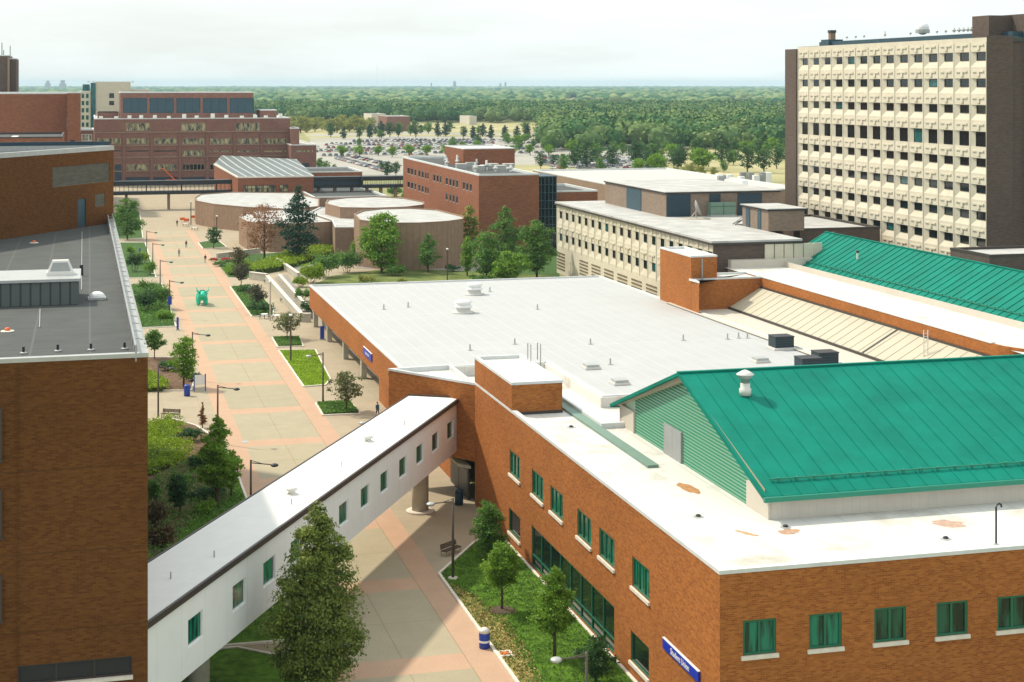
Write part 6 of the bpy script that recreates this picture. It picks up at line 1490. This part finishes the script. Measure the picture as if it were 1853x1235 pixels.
# ================================================================== middle distance trees
MT = {}
def far_proto(k, ht, rad, kind, leaf, n, size, clear, seed):
    MT[k] = make_tree(ht, rad, kind, n, size, leaf, clear, 16, seed, .42, .22)
for i in range(3):
    far_proto('dark%d' % i, 11, 4.6, 'round', 'leaf_dark', 900, 1.0, .12, 50+i); far_proto('mid%d' % i, 10, 4.6, 'round', 'leaf_mid', 900, 1.0, .12, 60+i)
    far_proto('bright%d' % i, 7, 4.2, 'round', 'leaf_bright', 800, .9, .22, 70+i); far_proto('yellow%d' % i, 8, 5, 'round', 'leaf_yellow', 900, 1.0, .08, 80+i); far_proto('pine%d' % i, 10, 3.6, 'pear', 'leaf_pine', 900, .9, .04, 90+i)
LBL = {'dark': ('dark green tree', 'far dark green trees'), 'mid': ('mid green tree', 'far mid green trees'), 'bright': ('small bright green tree', 'bright green trees'), 'yellow': ('yellow green tree', 'yellow green trees'), 'pine': ('dark evergreen', 'evergreens')}
def ft(u, v, hp, kind, where):
    x, y = P(u, v); k = kind+str(rr.randrange(3)); ht = {'dark': 11, 'mid': 10, 'bright': 7, 'yellow': 8, 'pine': 10}[kind]
    want = hp*dep(x, y)/F; l, g = LBL[kind]; r = plant(x, y, MT[k], '%s %s' % (l, where), 'tree', '%s %s' % (g, where), s=want/ht*rr.uniform(.92, 1.08))
for u in range(618, 1000, 31): ft(u+rr.uniform(-5, 5), 283+rr.uniform(-2, 2), 20, 'bright', 'between the rows of parked cars')
for u in (598, 622, 650, 668, 690, 705, 720, 752, 792, 806, 838, 856, 873, 888, 913, 935, 955): ft(u, 250+rr.uniform(-3, 4), rr.uniform(22, 30), 'pine' if rr.random() < .7 else 'dark', 'along the back of the car park')
for u in range(528, 675, 13): ft(u+rr.uniform(-4, 4), 238+rr.uniform(-3, 3), rr.uniform(22, 30), 'yellow', 'in front of the long pale far building')
for u, v, h in ((700, 322, 30), (716, 318, 24), (690, 310, 18)): ft(u, v, h, 'dark', 'at the corner of the laboratory')
for u, v, h in ((577, 312, 26), (590, 314, 22), (604, 316, 20)): ft(u, v, h, 'mid', 'behind the brick link')
for u, v, h in ((1060, 305, 52), (1040, 300, 30), (1108, 306, 44), (1150, 304, 48), (1172, 308, 34), (1232, 303, 42), (1277, 303, 34), (1305, 300, 40), (1352, 312, 46), (1382, 314, 40), (1405, 306, 40), (1330, 290, 36), (978, 306, 28), (1000, 300, 22)): ft(u, v, h, 'dark', 'beyond the laboratory')
for u, v, h in ((1030, 338, 30), (1010, 330, 24), (1048, 330, 22), (1086, 312, 26), (1200, 308, 24), (1410, 290, 30)): ft(u, v, h, 'mid', 'beyond the glass stair')
for u, v, h in ((1115, 328, 22), (1130, 326, 20), (1205, 325, 18), (1225, 322, 20), (1250, 320, 26), (1268, 322, 22), (1290, 318, 16), (1180, 328, 14)): ft(u, v, h, 'yellow', 'near the very wide white roof')
for i in range(22): ft(rr.uniform(600, 1000), rr.choice([244, 252, 258, 266, 275])+rr.uniform(-2, 2), rr.uniform(14, 26), rr.choice(['bright', 'mid', 'dark', 'mid']), 'scattered through the far car park')
for i in range(26): ft(rr.uniform(1015, 1415), rr.uniform(284, 316), rr.uniform(22, 40), rr.choice(['dark', 'mid', 'bright', 'mid', 'dark']), 'scattered between the far car park and the wide white roof')
for u in range(985, 1420, 24): ft(u+rr.uniform(-8, 8), 279+rr.uniform(-5, 6), rr.uniform(18, 30), rr.choice(['bright', 'mid', 'dark', 'mid']), 'at the front of the wood')
for u, v, h in ((742, 246, 20), (768, 238, 12), (920, 262, 16), (940, 272, 20), (965, 268, 18)): ft(u, v, h, 'mid', 'in the dry field')
# far buildings beyond the car park
def farb(u0, u1, vt, vb, lab, wm='brick_red2'):
    d = F*H/(vb-V0); return fbox('distant_building', u0, u1, vt, d, 40, 0, lab, wm=wm, rm='far_white_roof', cm='far_white_roof')
farb(700, 741, 211, 238, 'low brick building with a white roof beyond the car park, right part'); farb(672, 698, 207, 234, 'small pale block left of the far brick building', 'cream_wall'); farb(470, 580, 201, 216, 'long low pale building among yellow green trees', 'cream_wall')
farb(849, 862, 211, 226, 'tiny white house at the edge of the wood', 'cream_wall')
for u0, u1, vt, vb, lab in ((1066, 1108, 188, 198, 'pale shed in a clearing of the far wood, left'), (1112, 1150, 187, 196, 'pale shed in a clearing of the far wood, right'), (1322, 1352, 185, 195, 'pale roof showing above the wood near the tower'), (1030, 1045, 180, 188, 'tiny pale house roof above the far wood')):
    d = F*(H-6)/(vb-V0); X0, Y0_ = D((u0+u1)/2, d); w = (u1-u0)*d/F; r = empty('distant_building', (X0, Y0_, 0), lab, 'building'); MB().box(X0-w/2, X0+w/2, Y0_, Y0_+40, 0, hv(vt, X0, Y0_)-.5).build('wall', M['cream_wall'], r); MB().box(X0-w/2-.5, X0+w/2+.5, Y0_-.5, Y0_+40.5, hv(vt, X0, Y0_)-.49, hv(vt, X0, Y0_)).build('roof', M['far_white_roof'], r)
# skyline masts and towers
for i, (u, vt, w) in enumerate(((682, 112, .5), (597, 130, .4), (780, 151, 6), (822, 149, 14), (905, 152, 8), (914, 150, 8), (86, 151, 30), (113, 152, 40))):
    d = 9000; x, y = D(u, d); h = hv(vt, x, y); r = empty('distant_tower' if w > 1 else 'radio_mast', (x, y, 0), 'tiny tower block on the horizon' if w > 1 else 'hair thin radio mast on the horizon', 'tower' if w > 1 else 'mast', 'tiny towers on the horizon' if w > 1 else 'radio masts on the horizon')
    MB().box(x-w/2, x+w/2, y-w/2, y+w/2, 0, h).box(x-w*.3, x+w*.3, y-w*.3, y+w*.3, h, h+w*.5).build('shaft', M['grey_panel'], r)

# ================================================================== the wood that reaches the horizon
ico = bmesh.new(); bmesh.ops.create_icosphere(ico, subdivisions=1, radius=1); IV = np.array([v.co[:] for v in ico.verts]); IF = np.array([[v.index for v in f.verts] for f in ico.faces]); ico.free()
ico = bmesh.new(); bmesh.ops.create_icosphere(ico, subdivisions=2, radius=1); IV2 = np.array([v.co[:] for v in ico.verts]); IF2 = np.array([[v.index for v in f.verts] for f in ico.faces]); ico.free()
pts = []
def clearing(u, v):
    return (1058 < u < 1160 and 186 < v < 201) or (1315 < u < 1362 and 184 < v < 198) or (1025 < u < 1050 and 178 < v < 191)
d = 905.0
while d < 15500:
    s = max(8.0, d*.0034); st = s*1.25*(1+(d/2600)**1.6)
    st = min(st, 420); lat = -.40*d
    v = V0+F*H/d
    while lat < .34*d:
        u = U0+lat/d*F; front = 222 if u < 985 else 271
        if v+NR.uniform(-3, 3) < front and not clearing(u, v) and u < 1700:
            if not (u < 985 and v > 214 and NR.rand() < .15): pts.append((lat+NR.uniform(-.5, .5)*s, d+NR.uniform(-.6, .6)*st, s*NR.uniform(.6, 1.5)))
        lat += s*1.35
    d += st
pts = np.array(pts); near = pts[pts[:, 1] < 2300]; far = pts[pts[:, 1] >= 2300]
def toXY(p): return np.column_stack([p[:, 0]*CT+p[:, 1]*ST, -p[:, 0]*ST+p[:, 1]*CT])
def raw(name, V, Fc, mats, mi=None, smooth=True, tone=None):
    me = bpy.data.meshes.new(name); k = Fc.shape[1]; n = len(Fc)
    me.vertices.add(len(V)); me.vertices.foreach_set('co', V.astype(np.float32).ravel()); me.loops.add(n*k); me.loops.foreach_set('vertex_index', Fc.astype(np.int32).ravel()); me.polygons.add(n); me.polygons.foreach_set('loop_start', np.arange(0, n*k, k, dtype=np.int32))
    for m_ in mats: me.materials.append(m_)
    if mi is not None: me.polygons.foreach_set('material_index', mi.astype(np.int32))
    me.update(calc_edges=True)
    if tone is not None: a_ = me.attributes.new('tone', 'FLOAT', 'POINT'); a_.data.foreach_set('value', tone.astype(np.float32))
    return me
def woodmat(name, sc, dark, mid, light, isl=True):
    m = bpy.data.materials.new(name); m.use_nodes = True; nt = m.node_tree; b = nt.nodes['Principled BSDF']; b.inputs['Roughness'].default_value = .9; b.inputs['Specular IOR Level'].default_value = .1
    g = _n(nt, 'ShaderNodeNewGeometry'); tc = _n(nt, 'ShaderNodeTexCoord'); ns = _n(nt, 'ShaderNodeTexNoise', Scale=sc, Detail=5); nt.links.new(tc.outputs['Object'], ns.inputs[0])
    ad = _n(nt, 'ShaderNodeMath', operation='MULTIPLY_ADD'); ad.inputs[1].default_value = .4; nt.links.new(g.outputs['Random Per Island'], ad.inputs[0]); nt.links.new(ns.outputs['Fac'], ad.inputs[2]); ad.inputs[1].default_value = .16
    av = _n(nt, 'ShaderNodeAttribute'); av.attribute_name = 'tone'; a2 = _n(nt, 'ShaderNodeMath', operation='MULTIPLY_ADD'); a2.inputs[1].default_value = .5; nt.links.new(av.outputs['Fac'], a2.inputs[0]); nt.links.new(ad.outputs[0], a2.inputs[2]); ad = a2
    rp = _n(nt, 'ShaderNodeValToRGB'); e = rp.color_ramp.elements; e[0].position = .45; e[1].position = .95; e[0].color = (*dark, 1); e[1].color = (*light, 1); x = e.new(.68); x.color = (*mid, 1)
    nt.links.new(ad.outputs[0], rp.inputs[0]); nt.links.new(rp.outputs[0], b.inputs['Base Color']); return m
WM = woodmat('woodland_leaves', .006, (.015,.065,.035), (.05,.135,.05), (.20,.25,.10))
def crowns(P_, IV_, IF_, hmul, jit):
    n = len(P_); xy_ = toXY(P_); s = P_[:, 2]; ht = np.clip(s*hmul, 9, 15)*NR.uniform(.8, 1.15, n)
    V = IV_[None]*np.column_stack([s, s, ht*.55])[:, None, :]*(1+NR.normal(0, jit, (n, len(IV_), 1)))+np.column_stack([xy_, ht*.5])[:, None, :]
    Fc = IF_[None]+np.arange(n)[:, None, None]*len(IV_); return V.reshape(-1, 3), Fc.reshape(-1, 3), xy_, ht
V1, F1, _, _ = crowns(far, IV, IF, 1.0, .16)
tag(link('distant_wood', raw('distant_wood', V1, F1, [WM], tone=np.repeat(NR.uniform(0, 1, len(far))**1.5, len(IV)))), kind='stuff')
tn = NR.uniform(0, 1, len(near))**1.4
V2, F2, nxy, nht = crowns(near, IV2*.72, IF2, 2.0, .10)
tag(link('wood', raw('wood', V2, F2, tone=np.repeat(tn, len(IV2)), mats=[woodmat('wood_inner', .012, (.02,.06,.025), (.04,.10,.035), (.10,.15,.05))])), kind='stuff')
# leaf clumps on the nearer crowns
kq = 66; n = len(near); dr = unit_dirs(n*kq); dr[:, 2] = abs(dr[:, 2])*1.0-.15
c = np.repeat(np.column_stack([nxy, nht*.5]), kq, 0)+dr*np.repeat(np.column_stack([near[:, 2], near[:, 2], nht*.58]), kq, 0)*NR.uniform(.75, 1.1, (n*kq, 1))
nn = dr+unit_dirs(n*kq)*.7; nn /= np.linalg.norm(nn, axis=1, keepdims=True); t = np.cross(nn, unit_dirs(n*kq)); t /= np.linalg.norm(t, axis=1, keepdims=True); s = np.cross(nn, t); sz = NR.uniform(1.4, 3.2, (n*kq, 1))
VL = np.stack([c-t*sz*.5, c+s*sz*.4, c+t*sz*.5, c-s*sz*.4], 1).reshape(-1, 3); FL = np.arange(len(VL)).reshape(-1, 4)
tag(link('wood_foliage', raw('wood_foliage', VL, FL, tone=np.repeat(tn, kq*4), mats=[woodmat('wood_leaves', .006, (.022,.08,.03), (.065,.16,.045), (.19,.26,.085))])), kind='stuff')
print('wood', len(near), len(far), 'cars', cc)

# ================================================================== light, air, camera
Ls = Vector((.62, -.62, -1)).normalized()
sun = bpy.data.lights.new('sun', 'SUN'); sun.energy = 4.2; sun.angle = R(2.5); sun.color = (1, .91, .74)
so = bpy.data.objects.new('sun', sun); COL.objects.link(so); so.rotation_euler = Ls.to_track_quat('-Z', 'Y').to_euler()
w = bpy.data.worlds.new('World'); S.world = w; w.use_nodes = True; nt = w.node_tree; bg = nt.nodes['Background']; bg.inputs[1].default_value = 1.0
sky = nt.nodes.new('ShaderNodeTexSky'); sky.sky_type = 'NISHITA'; sky.sun_disc = False; sky.sun_elevation = math.asin(-Ls.z); sky.sun_rotation = math.atan2(-Ls.x, -Ls.y)
sky.dust_density = 2.5; sky.air_density = 1.2
sc1 = nt.nodes.new('ShaderNodeVectorMath'); sc1.operation = 'SCALE'; sc1.inputs['Scale'].default_value = .10; nt.links.new(sky.outputs[0], sc1.inputs[0])
tc = nt.nodes.new('ShaderNodeTexCoord'); mp = nt.nodes.new('ShaderNodeMapping'); mp.inputs['Scale'].default_value = (1.6, 1.6, 9); nt.links.new(tc.outputs['Generated'], mp.inputs[0])
ns = nt.nodes.new('ShaderNodeTexNoise'); ns.inputs['Scale'].default_value = 2.6; ns.inputs['Detail'].default_value = 7; ns.inputs['Roughness'].default_value = .55; nt.links.new(mp.outputs[0], ns.inputs['Vector'])
rp = nt.nodes.new('ShaderNodeValToRGB'); rp.color_ramp.elements[0].position = .36; rp.color_ramp.elements[1].position = .68; rp.color_ramp.elements[0].color = (.74,.74,.74,1); rp.color_ramp.elements[1].color = (1,1,1,1); nt.links.new(ns.outputs['Fac'], rp.inputs[0])
mx = nt.nodes.new('ShaderNodeMix'); mx.data_type = 'RGBA'; nt.links.new(rp.outputs[0], mx.inputs[0]); nt.links.new(sc1.outputs[0], mx.inputs[6]); mx.inputs[7].default_value = (.88,.945,.93,1)
sx3 = nt.nodes.new('ShaderNodeSeparateXYZ'); nt.links.new(tc.outputs['Generated'], sx3.inputs[0])
gr3 = nt.nodes.new('ShaderNodeMapRange'); gr3.inputs[1].default_value = .03; gr3.inputs[2].default_value = .75; gr3.inputs[3].default_value = 1.2; gr3.inputs[4].default_value = 1.45; nt.links.new(sx3.outputs[2], gr3.inputs[0])
sc3 = nt.nodes.new('ShaderNodeVectorMath'); sc3.operation = 'SCALE'; nt.links.new(mx.outputs[2], sc3.inputs[0]); nt.links.new(gr3.outputs[0], sc3.inputs['Scale'])
nt.links.new(sc3.outputs[0], bg.inputs[0])
hz = MB().box(-16500, 16500, -700, 16500, -1.2, 66).build('haze', bpy.data.materials.new('haze_air')); tag(hz, kind='stuff')
hm = hz.data.materials[0]; hm.use_nodes = True; nt = hm.node_tree; nt.nodes.remove(nt.nodes['Principled BSDF']); pv = nt.nodes.new('ShaderNodeVolumePrincipled'); pv.inputs['Color'].default_value = (.62,.86,1,1); pv.inputs['Density'].default_value = 6.5e-5; pv.inputs['Anisotropy'].default_value = .1
nt.links.new(pv.outputs[0], nt.nodes['Material Output'].inputs['Volume'])
cam = bpy.data.cameras.new('camera'); co = bpy.data.objects.new('camera', cam); COL.objects.link(co); S.camera = co
co.location = (0, 0, H); co.rotation_euler = (R(90), 0, -TH); cam.sensor_width = 36; cam.lens = F/1853*36; cam.shift_y = -(617.5-V0)/1853; cam.clip_start = 1; cam.clip_end = 40000
S.view_settings.view_transform = 'Standard'; S.view_settings.look = 'None'; S.view_settings.gamma = 1; S.view_settings.exposure = 0.0
S.render.resolution_x = 1024; S.render.resolution_y = 682; S.cycles.volume_bounces = 0; S.cycles.max_bounces = 6
